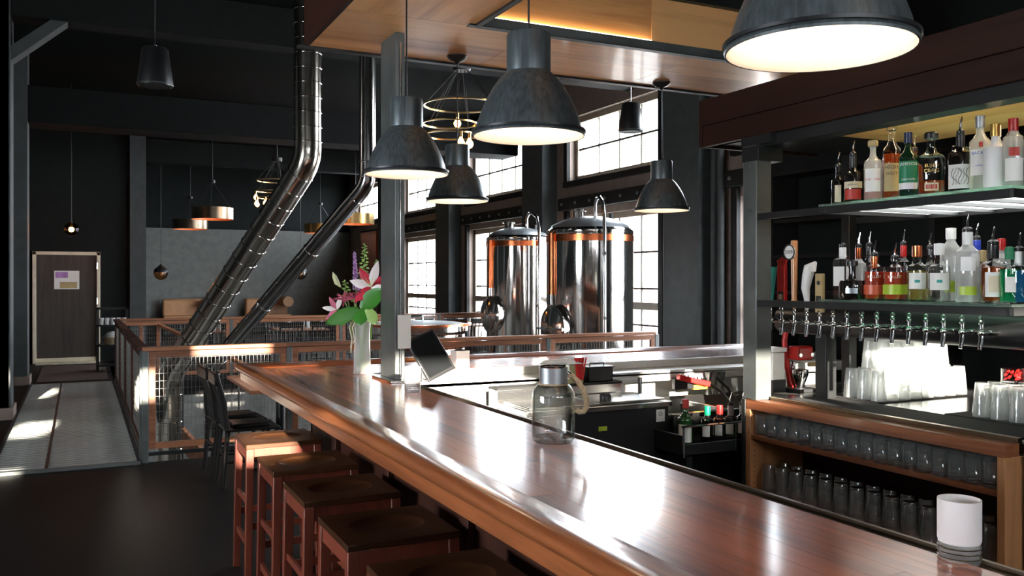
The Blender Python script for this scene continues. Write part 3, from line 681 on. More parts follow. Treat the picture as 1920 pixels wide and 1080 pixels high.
for i in range(4): MB().box(-.09, .09, -.06, .06, 0, .005).xf(Matrix.Translation((0, .012*i, .07+.02*i)) @ Matrix.Rotation(.45+.09*i, 4, 'X') @ Matrix.Rotation(.2, 4, 'Y')).build('menu_card', ('black_matte', 'paper')[i % 2], nf)
MB().box(-.1, .1, -.07, .07, 0, .05).build('tray', 'black_plastic', nf, .003)
iw = thing('ice_well', 'stainless ice well and sink unit right of the cooler', 'sink', (3.56, 4.5, 0))
b = MB(); b.box(-.42, .62, -.26, -.24, .3, .82); b.box(-.42, .62, .2, .22, .3, .86); b.box(-.42, -.4, -.26, .22, .3, .82); b.box(.6, .62, -.26, .22, .3, .82); b.box(.05, .07, -.26, .22, .3, .82); b.box(-.42, .62, -.26, .22, .3, .34)
b.build('basin', 'stainless', iw, .003)
for s_ in ((-.41, -.25), (-.41, .21), (.61, -.25), (.61, .21)): MB().cyl((s_[0], s_[1], 0), (s_[0], s_[1], .3), .018, 10).build('leg', 'stainless', iw)
MB().cyl((-.36, .17, .34), (-.36, .17, 1.0), .014, 12).build('standpipe', 'stainless', iw)
MB().box(-.43, .63, -.265, -.235, .82, .83).build('front_roll', 'stainless', iw, .004)
sr = thing('speed_rail', 'black steel bottle rail in front of the ice well', 'rail', (3.36, 4.08, .64))
MB().box(-.38, .38, -.14, .13, 0, .012).box(-.38, .38, -.14, -.13, .0, .07).box(-.38, -.37, -.14, .13, 0, .12).build('tray', 'black_steel', sr, .002)
MB().cyl((-.38, -.14, .17), (.38, -.14, .17), .008, 8).build('top_rod', 'chrome', sr)
for x in (-.37, 0, .37): MB().cyl((x, -.14, .0), (x, -.14, .17), .006, 8).build('upright', 'chrome', sr)
for x in (-.3, .3): MB().box(x-.02, x+.02, -.1, .13, -.64, 0).build('leg', 'black_steel', sr)
jigm = MB().lathe([(.022, 0), (.008, .06), (.008, .065), (.026, .15), (.023, .15), (.006, .066)], 16, cap=False).mesh('jigger')
for i, x in enumerate((3.74, 3.795, 3.85)):
    o = link('jigger', jigm, 'raw_steel'); o.location = (x, 4.66, .861); tag(o, ORD[i]+' from left of three steel jiggers standing behind the ice well', 'jigger', 'steel jiggers')
sg = thing('soda_gun', 'red soda gun in its black holster with steel hoses under the ledge', 'soda gun', (3.50, 4.72, .945))
MB().box(-.03, .19, -.055, -.02, -.04, .035).build('holster', 'black_plastic', sg, .004); MB().box(.12, .28, -.06, -.02, -.045, -.015).build('yellow_plate', 'yellow', sg)
MB().beam((-.02, -.075, .045), (.22, -.085, -.01), .045, .035).build('gun_head', 'red', sg, .006)
for i in range(6): MB().cyl((.0+.03*i, -.077, .055-.006*i), (.0+.03*i, -.077, .066-.006*i), .008, 8).build('button', 'white_plastic', sg)
for i, o in enumerate((0, .06)): MB().tube([(.22+o, -.085, -.01+.04*i), (.30+o, -.11, -.06+.02*i), (.40+o*.8, -.16, -.2), (.48+o*.5, -.2, -.3)], .011, 8).build('steel_hose', 'stainless', sg)

# ------------------------------------------------------------------ bottles
def bottle(lab, loc, h, r, nr=.014, sh=.62, gm='clear_glass', liq=None, fill=.5, cap=('cap', 'black_plastic'), labels=(), texts=(), square=False, group=None, rz=0, n_=20, handle=False):
    t = thing('bottle', lab, 'bottle', loc, rz, group)
    z1 = h*sh; z2 = h*(sh+.16)
    pr = [(.0005, 0), (r*.92, 0), (r, .008), (r, z1), (r*.93, z1+.018), (r*.6, z1+(z2-z1)*.65), (nr*1.15, z2), (nr, z2+.02), (nr, h-.012), (nr*1.15, h-.010), (nr*1.15, h)]
    nn = 4 if square else n_
    b = MB().lathe(pr, nn, cap=True)
    if square: b.xf(Matrix.Rotation(PI/4, 4, 'Z') @ Matrix.Diagonal((1.25, 1.25, 1, 1)))
    b.build('glass', gm, t, .006 if square else 0)
    if liq:
        q = r*.94; zf = h*fill
        lp = [(.0005, .006), (q*.93, .006), (q, .012)]+([(q, zf)] if zf <= z1 else [(q, z1), (q*.8, min(zf, z1+.03))])+[(.0005, min(zf, z1+.031))]
        b = MB().lathe(lp, nn, cap=False)
        if square: b.xf(Matrix.Rotation(PI/4, 4, 'Z') @ Matrix.Diagonal((1.2, 1.2, 1, 1)))
        b.build('liquid', liq, t)
    ck_, cm = cap
    if ck_ == 'cap': MB().lathe([(nr*1.25, h-.045), (nr*1.3, h-.04), (nr*1.3, h+.006), (.0005, h+.008)], 16).build('cap', cm, t)
    elif ck_ == 'cork': MB().lathe([(nr*1.2, h-.002), (nr*1.7, h), (nr*1.7, h+.022), (nr*1.4, h+.028), (.0005, h+.028)], 16).build('stopper', cm, t)
    elif ck_ == 'pourer':
        MB().lathe([(nr*1.05, h-.005), (nr*1.2, h), (nr*1.2, h+.012), (nr*.6, h+.02), (.0005, h+.02)], 12).build('pourer_collar', 'black_plastic', t)
        MB().tube([(0, 0, h+.018), (0, 0, h+.04), (.006, -.004, h+.075)], [.0055, .005, .003], 8).build('pour_spout', 'chrome', t)
        if cm: MB().lathe([(nr*1.2, h-.06), (nr*1.25, h-.058), (nr*1.25, h-.004), (nr, h-.002)], 16).build('neck_foil', cm, t)
    A0 = -2.45-rz                     # labels look towards the bar and its guests
    for (za, zb, lm, span) in labels:
        rr = r*1.012; vs = []; fs = []
        if square:
            mtx = Matrix.Rotation(-rz, 4, 'Z')
            rr = r*1.25*.7071+.001
            MB().box(-rr*.86, rr*.86, -rr-.0015, -rr, h*za, h*zb).build('label', lm, t)
            MB().box(-rr-.0015, -rr, -rr*.8, rr*.8, h*za, h*zb).build('label', lm, t)
            continue
        k_ = 12
        for q in range(k_+1):
            a = A0-span/2+span*q/k_
            for z in (h*za, h*zb):
                for rad in (rr, rr+.0008): vs.append((rad*math.cos(a), rad*math.sin(a), z))
        for q in range(k_):
            o = q*4; fs += [(o+1, o+5, o+7, o+3), (o, o+2, o+6, o+4), (o, o+4, o+5, o+1), (o+2, o+3, o+7, o+6)]
        lo_ = MB().add(vs, fs).build('label', lm, t)
    for (s_, size, zt, tm) in texts: text_on('lettering', s_, size, tm, lo_, r=r*1.03+.001, z=h*zt, a0=A0)
    if handle:
        for s_ in (-1, 1): MB().ring((s_*(nr+.022), 0, h*.70), .018, .006, 16, 6, 1).build('neck_ring', gm, t)
    return t
ZU, ZL = 2.003, 1.525
G1 = 'spirit bottles on the upper glass shelf'; G2 = 'spirit bottles on the lower glass shelf'
bottle('small black bottle with pourer and cream label, leftmost on the upper shelf', (3.45, 3.274, ZU), .19, .034, .012, .55, 'dark_glass', cap=('pourer', None), labels=((.05, .5, 'lab_cream', .9),), group=G1)
bottle('dark whiskey bottle with cream banner label and red lower label', (3.45, 3.178, ZU), .235, .043, .013, .55, 'dark_glass', cap=('pourer', 'black_plastic'), labels=((.06, .28, 'lab_red', 2.0), (.30, .44, 'lab_cream', 2.4)), texts=(('BUFFALO', .012, .37, 'ink'),), group=G1)
bottle('clear slim bottle with cork top and faded white label', (3.45, 3.057, ZU), .265, .042, .014, .66, 'whitened_glass', 'whisky', .18, ('cork', 'lab_tan'), labels=((.16, .58, 'paper', 1.8), (.36, .40, 'lab_red', 1.82)), group=G1)
bottle('tall amber whiskey bottle with tan label and glass stopper', (3.50, 2.990, ZU), .335, .041, .014, .68, 'clear_glass', 'whisky', .66, ('cork', 'jar_glass'), labels=((.12, .52, 'lab_tan', 1.8),), texts=(('HIGH', .026, .46, 'ink'), ('WEST', .022, .37, 'ink')), group=G1)
bottle('dark green whiskey bottle with bright green label and navy cap', (3.45, 2.855, ZU), .295, .041, .014, .60, 'dark_green_glass', cap=('cap', 'navy'), labels=((.22, .56, 'lab_green', 2.4), (.12, .22, 'paper', 2.4)), texts=(('JAMESON', .020, .51, 'white_matte'), ('CASKMATES', .012, .27, 'white_matte')), group=G1)
bottle('broad-shouldered bourbon bottle with small red label and black stopper', (3.45, 2.732, ZU), .255, .058, .018, .62, 'clear_glass', 'whisky', .24, ('cork', 'black_plastic'), labels=((.06, .20, 'lab_cream', 1.0), (.09, .17, 'lab_red', .8)), texts=(('ELIJAH', .020, .50, 'gold'), ('CRAIG', .022, .41, 'gold')), group=G1)
bt = bottle('black rum bottle with neck rings and white squid-ink label', (3.45, 2.585, ZU), .255, .050, .014, .60, 'dark_glass', cap=('pourer', 'black_plastic'), labels=((.05, .46, 'paper', 2.4),), group=G1, handle=True)
for i in range(7):
    q = []; a = -2.45-.7+.2*i
    for s_ in range(9): q.append((.0515*math.cos(a+.12*math.sin(s_*.9+i)), .0515*math.sin(a+.12*math.sin(s_*.9+i)), .03+.009*s_))
    MB().tube(q, .0012, 4).build('ink_line', 'ink', bt)
bottle('clear white rum bottle with silver cap and bat medallion', (3.47, 2.506, ZU), .315, .044, .015, .62, 'whitened_glass', 'clear_glass', .5, ('cap', 'tank_dome'), labels=((.20, .55, 'paper', 2.0), (.58, .65, 'lab_red', .35)), texts=(('BACARDI', .018, .50, 'lab_blue'), ('SUPERIOR', .010, .33, 'lab_blue')), group=G1)
bottle('opaque white rum bottle with gold cap', (3.45, 2.423, ZU), .265, .046, .014, .58, 'white_plastic', cap=('cap', 'gold'), group=G1)
bottle('clear gin bottle with bright red cap, rightmost on the upper shelf', (3.45, 2.343, ZU), .275, .040, .015, .68, 'whitened_glass', 'clear_glass', .6, ('cap', 'red'), labels=((.08, .42, 'paper', 1.8), (.45, .58, 'lab_red', 1.0)), group=G1)
bottle('clear gin bottle with silver cap at the back of the upper shelf', (3.62, 2.537, ZU), .29, .038, .015, .66, 'whitened_glass', None, .6, ('cap', 'white_plastic'), group=G1)
bottle('dark slim bottle half hidden behind the green whiskey', (3.62, 2.959, ZU), .24, .038, .013, .62, 'amber_glass', cap=('pourer', None), group=G1)
# lower shelf
bottle('square clear vodka bottle with white foil neck and pourer, leftmost on the lower shelf', (3.45, 3.246, ZL), .262, .040, .014, .68, 'clear_glass', 'clear_glass', .4, ('pourer', 'white_plastic'), labels=((.25, .62, 'paper', 1.6),), square=True, group=G2, rz=.25)
bottle('squat round-shouldered black whiskey bottle with grey label', (3.40, 3.139, ZL), .165, .062, .016, .45, 'dark_glass', cap=('cork', 'black_plastic'), labels=((.18, .34, 'tank_dome', .9),), group=G2)
bottle('amber bottle with copper neck foil and pourer behind the black bottle', (3.56, 3.245, ZL), .262, .037, .013, .62, 'whitened_glass', 'whisky', .3, ('pourer', 'copper'), group=G2)
bottle('left red bourbon bottle with orange band label', (3.45, 3.047, ZL), .212, .050, .014, .66, 'clear_glass', 'red_glass', .64, ('pourer', 'copper'), labels=((.12, .34, 'lab_orange', 3.2),), texts=(('BULLEIT', .018, .52, 'lab_cream'),), group=G2)
bottle('right red rye bottle with lime green band label', (3.45, 2.929, ZL), .195, .052, .015, .70, 'clear_glass', 'red_glass', .68, ('pourer', None), labels=((.14, .38, 'lab_lime', 3.2),), texts=(('BULLEIT', .018, .56, 'lab_cream'),), group=G2)
bottle('golden tequila bottle with copper foil neck and pale label', (3.45, 2.806, ZL), .245, .045, .017, .58, 'clear_glass', 'pale_spirit', .56, ('cap', 'copper'), labels=((.22, .52, 'paper', 1.7), (.34, .39, 'lab_teal', .5)), group=G2)
bottle('silver tequila bottle with white cap and pale label', (3.45, 2.691, ZL), .252, .046, .017, .55, 'clear_glass', 'clear_glass', .5, ('cap', 'white_plastic'), labels=((.20, .50, 'paper', 1.9), (.33, .38, 'lab_teal', .5), (.55, .60, 'ink', .6)), group=G2)
bottle('tall frosted vodka bottle with white cap behind the clear vodka', (3.56, 2.716, ZL), .325, .047, .017, .68, 'whitened_glass', None, .5, ('cap', 'white_plastic'), labels=((.12, .28, 'lab_lime', 1.2),), group=G2)
bottle('tallest clear vodka bottle with white oval medallion and pourer', (3.45, 2.551, ZL), .305, .050, .017, .66, 'whitened_glass', 'clear_glass', .55, ('pourer', 'white_plastic'), labels=((.44, .64, 'white_matte', 1.2), (.10, .22, 'lab_lime', 1.4)), group=G2)
bottle('dark amber spiced rum bottle with white picture label', (3.45, 2.432, ZL), .245, .050, .018, .60, 'clear_glass', 'whisky', .62, ('pourer', 'black_plastic'), labels=((.10, .52, 'paper', 1.4), (.18, .46, 'lab_cream', .8)), group=G2)
bottle('bright green liqueur bottle with green cap beside the blue one', (3.45, 2.359, ZL), .225, .040, .014, .62, 'clear_glass', 'green_spirit', .62, ('cap', 'lab_green'), labels=((.2, .48, 'paper', 1.0),), group=G2)
bottle('bright blue liqueur bottle at the right end of the lower shelf', (3.47, 2.331, ZL), .215, .038, .014, .62, 'clear_glass', 'blue_spirit', .62, ('pourer', 'white_plastic'), group=G2)
bottle('slim bottle with pink cap behind the green liqueur', (3.62, 2.512, ZL), .27, .036, .013, .64, 'whitened_glass', None, .5, ('cap', 'red'), group=G2)
bottle('slim dark bottle with red collar behind the rye', (3.68, 3.073, ZL), .27, .032, .012, .62, 'dark_glass', cap=('pourer', 'red'), group=G2)
bottle('amber bottle with silver pourer behind the bourbon', (3.66, 3.267, ZL), .27, .036, .013, .62, 'clear_glass', 'whisky', .4, ('pourer', None), group=G2)
bottle('brown bottle half hidden behind the spiced rum', (3.60, 2.589, ZL), .22, .04, .013, .62, 'amber_glass', cap=('cap', 'lab_tan'), group=G2)
bottle('slim clear bottle with pourer behind the silver tequila', (3.66, 2.905, ZL), .245, .034, .012, .60, 'clear_glass', None, .5, ('pourer', None), group=G2)
bottle('blue-capped bottle behind the clear vodka', (3.70, 2.688, ZL), .28, .036, .013, .64, 'whitened_glass', None, .5, ('pourer', 'lab_blue'), group=G2)
# bottles at the ice well
G3 = 'bottles in the speed rail'
bottle('green wine bottle with red foil and white label beside the cooler', (3.04, 3.99, .653), .295, .038, .014, .62, 'wine_glass_green', cap=('cap', 'lab_red'), labels=((.22, .55, 'paper', 2.4),), group=G3)
bottle('dark bottle with white label behind the wine bottle', (3.13, 4.13, .653), .25, .034, .013, .6, 'dark_glass', cap=('cap', 'black_plastic'), labels=((.1, .4, 'paper', 1.0),), group=G3)
for i, (x, y, cm, lab, gm) in enumerate(((3.24, 4.05, 'green_plastic', 'mixer bottle with green spout cap in the speed rail', 'dark_glass'), (3.33, 4.05, 'red', 'mixer bottle with red spout cap in the speed rail', 'clear_glass'), (3.42, 4.06, 'tank_dome', 'clear bottle with silver pourer under the soda hoses', 'clear_glass'), (3.50, 4.05, 'tank_dome', 'dark bottle with silver pourer nearest the steel post', 'dark_glass'))):
    bottle(lab, (x, y, .653), .235, .036, .014, .62, gm, None, .5, ('cap', cm) if i < 2 else ('pourer', cm), labels=((.3, .6, 'paper', 1.2),), group=G3)

# ------------------------------------------------------------------ back bar: cabinet, worktop, shelves
cb = thing('glass_cabinet', 'open-fronted wooden cabinet holding rows of glasses', 'cabinet', (3.55, 3.08, 0))
def cbp(mb, name, m, bevel=.002): return mb.xf(Matrix.Translation((-3.55, -3.08, 0))).build(name, m, cb, bevel)
CY0, CY1, CX = 2.31, 3.85, 3.35
cbp(MB().box(CX, 3.44, CY0, CY1, .90, .953), 'top_rail', 'cabinet_wood')
cbp(MB().box(CX, 3.75, CY1-.035, CY1, .08, .90), 'side_panel', 'cabinet_side')
cbp(MB().box(CX, 3.75, CY0, CY0+.035, .0, .90), 'side_panel', 'cabinet_side')
cbp(MB().box(CX+.005, 3.74, CY0+.036, CY1-.036, .735, .760), 'shelf', 'cabinet_wood')
cbp(MB().box(CX+.005, 3.74, CY0+.036, CY1-.036, .415, .440), 'shelf', 'cabinet_wood')
cbp(MB().box(3.74, 3.755, CY0, CY1, .0, .90), 'back_panel', 'header_wood')
cbp(MB().box(CX+.04, CX+.06, CY0, CY1, .0, .415), 'plinth', 'die_wood')
for k_ in range(9):
    cbp(MB().cyl((CX+.03, CY1-.036, .46+.03*k_), (CX+.03, CY1-.0375, .46+.03*k_), .003, 6), 'pin_hole', 'black_matte', 0)
cbp(MB().box(CX-.005, 3.75, CY1+.001, CY1+.03, .0, .953), 'end_plate', 'black_steel')
wt = thing('steel_worktop', 'stainless back bar worktop with drip tray', 'worktop', (4.1, 3.1, .953))
def wtp(mb, name, m, bevel=.002): return mb.xf(Matrix.Translation((-4.1, -3.1, -.953))).build(name, m, wt, bevel)
wtp(MB().box(3.468, 4.95, CY0, CY1, .935, .956).box(3.757, 4.95, CY1, 4.2, .935, .956), 'top_sheet', 'stainless')
wtp(MB().box(3.445, 3.475, CY0+.01, CY1-.09, .945, .972), 'front_lip', 'bronze_strip')
wtp(MB().box(3.50, 3.80, CY0+.05, 3.70, .956, .962), 'drip_mat', 'mesh_mat', 0)
wtp(MB().box(3.82, 4.85, 2.55, 2.95, .956, .963).box(3.82, 4.85, 3.36, 3.75, .956, .963), 'glass_mat', 'mesh_mat', 0)
wtp(MB().box(3.757, 4.93, CY0+.02, 4.18, .0, .934), 'base_cabinet', 'black_matte')
sh = thing('bottle_shelving', 'black steel shelving with two glass shelves lit by coloured strips', 'shelving', (3.7, 2.8, .953))
def shp(mb, name, m, bevel=0): return mb.xf(Matrix.Translation((-3.7, -2.8, -.953))).build(name, m, sh, bevel)
for z, nm in ((ZU, 'upper'), (ZL, 'lower')):
    shp(MB().box(3.35, 4.15, 2.28, 3.31, z-.014, z-.002), 'glass_shelf', 'shelf_glass', .001)
    shp(MB().box(3.36, 3.39, 2.28, 3.80, z-.05, z-.015).box(4.11, 4.14, 2.28, 3.80, z-.05, z-.015).box(3.36, 4.14, 3.28, 3.31, z-.05, z-.015).box(3.36, 4.14, 2.28, 2.30, z-.05, z-.015), 'shelf_frame', 'black_steel', .002)
for y in (3.1, 2.9, 2.7, 2.5): shp(MB().box(3.39, 4.11, y-.01, y+.01, ZU-.045, ZU-.018), 'cross_bar', 'tank_dome')
shp(MB().box(3.40, 4.1, 2.32, 3.27, ZU-.030, ZU-.022), 'diffuser', 'led_panel')
shp(MB().box(3.395, 3.41, 2.72, 2.90, ZU-.021, ZU-.016), 'led_purple', 'led_purple')
shp(MB().box(3.395, 3.41, 2.72, 3.16, ZL-.026, ZL-.018), 'led_green', 'led_green'); shp(MB().box(3.395, 3.41, 2.32, 2.70, ZL-.026, ZL-.018), 'led_strip', 'led_white')
shp(MB().box(4.06, 4.12, 3.77, 3.83, .956, 2.36), 'rear_post', 'black_steel', .003); shp(MB().box(4.06, 4.12, 2.27, 2.33, .956, 2.36), 'rear_post', 'black_steel', .003)
ws = thing('wall_shelves', 'dark storage shelves on the wall behind the back bar', 'shelving', (5.45, 4.2, 0))
for z in (.6, 1.2, 1.5, 1.8, 2.1, 2.5): MB().box(-.14, .14, -1.6, 1.6, z, z+.03).build('shelf_board', 'dark_trim', ws)
for y in (-1.58, 0, 1.58): MB().box(-.14, .14, y-.02, y+.02, 0, 2.53).build('upright', 'dark_trim', ws)

# glasses: shared meshes
rocks = MB().lathe([(.0005, .0), (.030, .0), (.034, .004), (.0345, .012), (.036, .03), (.038, .11), (.0365, .11), (.034, .03), (.030, .020), (.0005, .018)], 20, cap=False).mesh('tumbler')
pint = MB().lathe([(.044, .0), (.0445, .004), (.031, .158), (.029, .163), (.0005, .163), (.0005, .150), (.028, .148), (.0425, .0)], 20, cap=False).mesh('pint')
pint2 = pint.copy(); pint2.name = 'pint_clean'
def gl(me, x, y, z, lab, group, m='tumbler_glass', nm='drinking_glass'):
    o = link(nm, me, m); o.location = (x, y, z); tag(o, lab, 'glass', group); return o
for r_ in range(2):
    for i in range(18):
        gl(rocks, 3.40+.085*r_, 3.775-.0805*i, .7605, '%s clear tumbler from the left, %s row on the upper cabinet shelf' % (ORD[i], ('front', 'back')[r_]), 'tumblers on the upper cabinet shelf', nm='tumbler')
for r_ in range(2):
    for i in range(14):
        gl(pint, 3.42+.11*r_, 3.74-.102*i, .4405, '%s upturned pint glass from the left, %s row on the lower cabinet shelf' % (ORD[i], ('front', 'back')[r_]), 'pint glasses on the lower cabinet shelf', nm='pint_glass')
for r_ in range(3):
    for i in range(8):
        gl(pint2, 3.90+.093*i, 3.42+.093*r_, .9635, '%s pint glass of %s line in the big stack beneath the taps' % (ORD[i], ('near', 'middle', 'far')[r_]), 'upturned pint glasses under the taps', 'whitened_glass', 'pint_glass')
for r_ in range(2):
    for i in range(6):
        gl(pint2, 3.95+.093*i+.04, 3.465+.093*r_, 1.1275, '%s pint glass of %s upper line stacked on the big stack' % (ORD[i], ('near', 'far')[r_]), 'upturned pint glasses under the taps', 'whitened_glass', 'pint_glass')
for r_ in range(3):
    for i in range(3):
        gl(pint2, 3.90+.093*i, 2.62+.093*r_, .9635, '%s pint glass from front, %s line of the small stack at the right edge' % (ORD[i], ('near', 'middle', 'far')[r_]), 'upturned pint glasses at the right edge', 'whitened_glass', 'pint_glass')
cdish = thing('candy_jar', 'small glass jar of red candies on the pint glasses', 'jar', (3.99, 2.71, 1.128))
MB().lathe([(.0005, 0), (.05, 0), (.052, .01), (.052, .07), (.049, .07), (.049, .012), (.0005, .01)], 20, cap=False).build('glass_body', 'clear_glass', cdish)
for i in range(14): MB().tube([(.03*math.cos(i*2.4)-.01, .03*math.sin(i*2.4), .018+.003*i), (.03*math.cos(i*2.4)+.012, .03*math.sin(i*2.4)+.008, .022+.003*i)], .006, 6).build('candy', 'red', cdish)
# tap tower
tp = thing('beer_tap_tower', 'long black beer tower pipe with a row of chrome taps', 'beer taps', (3.75, 3.2, .956))
TZ = 1.385-.956
MB().cyl((0, -1.0, TZ), (0, .78, TZ), .076, 28).build('pipe', 'black_plastic', tp)
for y in (-.9, .45): MB().box(-.04, .04, y-.04, y+.04, 0, TZ-.05).build('pedestal', 'black_steel', tp, .004)
fme = MB().cyl((.075, 0, 0), (.03, 0, 0), .014, 12).tube([(.04, 0, 0), (.0, 0, 0), (-.02, 0, -.005)], [.010, .012, .013], 12).ball((-.022, 0, 0), .017, 12).tube([(-.018, 0, -.002), (-.024, 0, -.03), (-.034, 0, -.075)], [.013, .012, .0085], 12).cyl((-.024, 0, .01), (-.024, 0, .04), .009, 10).mesh('faucet')
cme = MB().lathe([(.012, 0), (.013, .006), (.009, .012), (.009, .02), (.013, .024), (.010, .034), (.004, .038), (.0005, .04)], 12).mesh('lever_collar')
hds = []
for i in range(15):
    y = .70-.0945*i
    f = link('faucet', fme, 'chrome', tp); f.location = (-.15, y, TZ-.0)
    c_ = link('lever_collar', cme, 'chrome', f); c_.location = (-.024, 0, .038); hds.append(f)
sh_ = MB().cyl((.05, 0, 0), (0, 0, 0), .03, 12)
f = MB().cyl((-.05, 0, -.12), (-.05, 0, .10), .016, 12).cyl((-.05, 0, .02), (0.1, 0, .02), .012, 10).tube([(-.05, 0, .1), (-.05, 0, .13)], [.02, .012], 12).build('stout_faucet', 'chrome', tp); f.location = (-.1, -.835, TZ-.01)
# tap handles (sub-parts of their faucets)
h = MB().add([(-.02, -.012, .075), (-.02, .012, .075), (.0, .03, .31), (.0, -.03, .31), (-.035, -.008, .075), (-.035, .008, .075), (-.02, .03, .31), (-.02, -.03, .31)], [(0, 1, 2, 3), (7, 6, 5, 4), (0, 3, 7, 4), (1, 5, 6, 2), (0, 4, 5, 1), (3, 2, 6, 7)]).build('tap_handle', 'lab_teal', hds[0], .003)
h = MB().box(-.036, -.012, -.030, .030, .09, .32).build('tap_handle', 'red', hds[1], .004)
for k_ in range(5): MB().beam((-.024, -.024+.012*k_, .31), (-.024, -.036+.018*k_, .365-.008*abs(k_-2)), .008, .01).build('tap_handle_point', 'red', hds[1], .002)
MB().lathe([(.013, 0), (.0135, .02), (.011, .025), (.011, 0.03)], 12, (-.0365, 0, 0)).xf(Matrix.Translation((-.001, 0, 0)) @ Matrix.Rotation(0, 4, 'X')).build('tap_ferrule', 'chrome', hds[1]).location = (.012, 0, .06)
MB().box(-.038, -.0365, -.022, .022, .11, .17).build('tap_badge', 'ink', hds[1]); MB().box(-.039, -.0385, -.015, .015, .125, .155).build('tap_badge_print', 'lab_cream', hds[1])
MB().lathe([(.008, .075), (.018, .09), (.020, .11), (.014, .13), (.016, .20), (.019, .40), (.019, .45), (.016, .455), (.0005, .456)], 16, (-.024, 0, 0)).build('tap_handle', 'cabinet_side', hds[2])
bg = MB().lathe([(.042, 0), (.044, .004), (.042, .009), (.0005, .009)], 28).xf(Matrix.Rotation(-PI/2, 4, 'Y')).build('tap_badge', 'paper', hds[2]); bg.location = (-.043, .012, .39)
rg = MB().ring((0, 0, 0), .040, .004, 28, 6, 0).build('tap_badge_ring', 'ink', hds[2]); rg.location = (-.052, .012, .39)
# face of the badge looks to -X: print laid on it
text_on('tap_lettering', '2008', .030, 'ink', hds[2], mtx=Matrix.Translation((-.0535, .012, .39)) @ Matrix(((0, 0, -1, 0), (-1, 0, 0, 0), (0, 1, 0, 0), (0, 0, 0, 1))))
cvp = [(-.024, 0, .075), (-.024, 0, .13), (-.03, .004, .19), (-.024, -.006, .26), (-.024, -.02, .30), (-.024, -.045, .315), (-.024, -.05, .28)]
MB().tube(cvp, [.010, .016, .024, .030, .032, .026, .012], 12).build('tap_handle', 'white_plastic', hds[3])
MB().box(-.034, -.014, -.026, .026, .06, .27).build('tap_handle', 'lab_tan', hds[4], .003)
MB().box(-.036, -.0345, -.018, .018, .12, .15).build('tap_badge', 'ink', hds[4]); MB().lathe([(.012, 0), (.012, .002)], 16).xf(Matrix.Rotation(-PI/2, 4, 'Y')).build('tap_badge_print', 'ink', hds[4]).location = (-.0345, 0, .22)
for i, f in enumerate(hds[5:]):
    pass
# juicer, cup of pens, shaker, dispenser at the left end of the worktop
jc = thing('citrus_press', 'red lever citrus press with wooden handle near the steel post', 'citrus press', (3.86, 3.96, .956))
MB().box(-.07, .07, -.07, .07, 0, .02).build('base', 'black_steel', jc, .004)
MB().tube([(-.02, .05, .02), (-.05, .06, .18), (-.07, .055, .30), (-.04, .05, .42), (.06, .03, .50)], [.018, .018, .016, .015, .012], 12).build('curved_arm', 'red', jc)
MB().box(-.06, .06, -.05, .04, .19, .27).build('press_body', 'red', jc, .012)
for sx in (-.045, .045): MB().cyl((sx, -.055, .22), (sx, -.04, .22), .012, 10).build('bolt', 'chrome', jc)
MB().cyl((.0, -.07, .165), (.15, -.09, .165), .013, 12).build('wooden_handle', 'lab_tan', jc)
MB().lathe([(.02, .02), (.05, .1), (.05, .13), (.047, .13), (.018, .03)], 20, cap=False).build('steel_cup', 'chrome', jc)
pc = thing('pen_cup', 'clear cup with green sleeve holding black pens', 'cup', (3.80, 4.08, .956))
MB().lathe([(.034, .0), (.037, .11), (.035, .11), (.032, .004), (.0005, .004)], 20, cap=False).build('sleeve', 'green_plastic', pc)
MB().lathe([(.037, .11), (.038, .135), (.036, .135), (.035, .11)], 20, cap=False).build('clear_rim', 'clear_glass', pc)
for i in range(7):
    a = i*.9; MB().tube([(.015*math.cos(a), .015*math.sin(a), .01), (.045*math.cos(a), .045*math.sin(a), .19+.01*(i % 3))], .0045, 6).build('pen', 'black_plastic', pc)
sk = thing('shaker', 'small chrome shaker with black base beside the pen cup', 'shaker', (3.90, 4.06, .956))
MB().lathe([(.0005, 0), (.034, 0), (.036, .05), (.0005, .05)], 20, cap=False).build('base_cup', 'black_plastic', sk); MB().lathe([(.0365, .05), (.037, .085), (.02, .11), (.012, .13), (.014, .165), (.0005, .17)], 20, cap=False).build('chrome_top', 'chrome', sk)
pd = thing('paper_dispenser', 'white paper dispenser behind the steel post', 'dispenser', (3.70, 4.02, 1.03))
MB().box(-.04, .05, -.05, .05, 0, .16).build('paper_stack', 'paper', pd, .003); MB().box(-.05, .06, -.06, .06, .165, .19).build('lid', 'white_plastic', pd, .004); MB().box(-.045, .055, -.055, .055, -.074, 0).build('stand', 'black_plastic', pd)

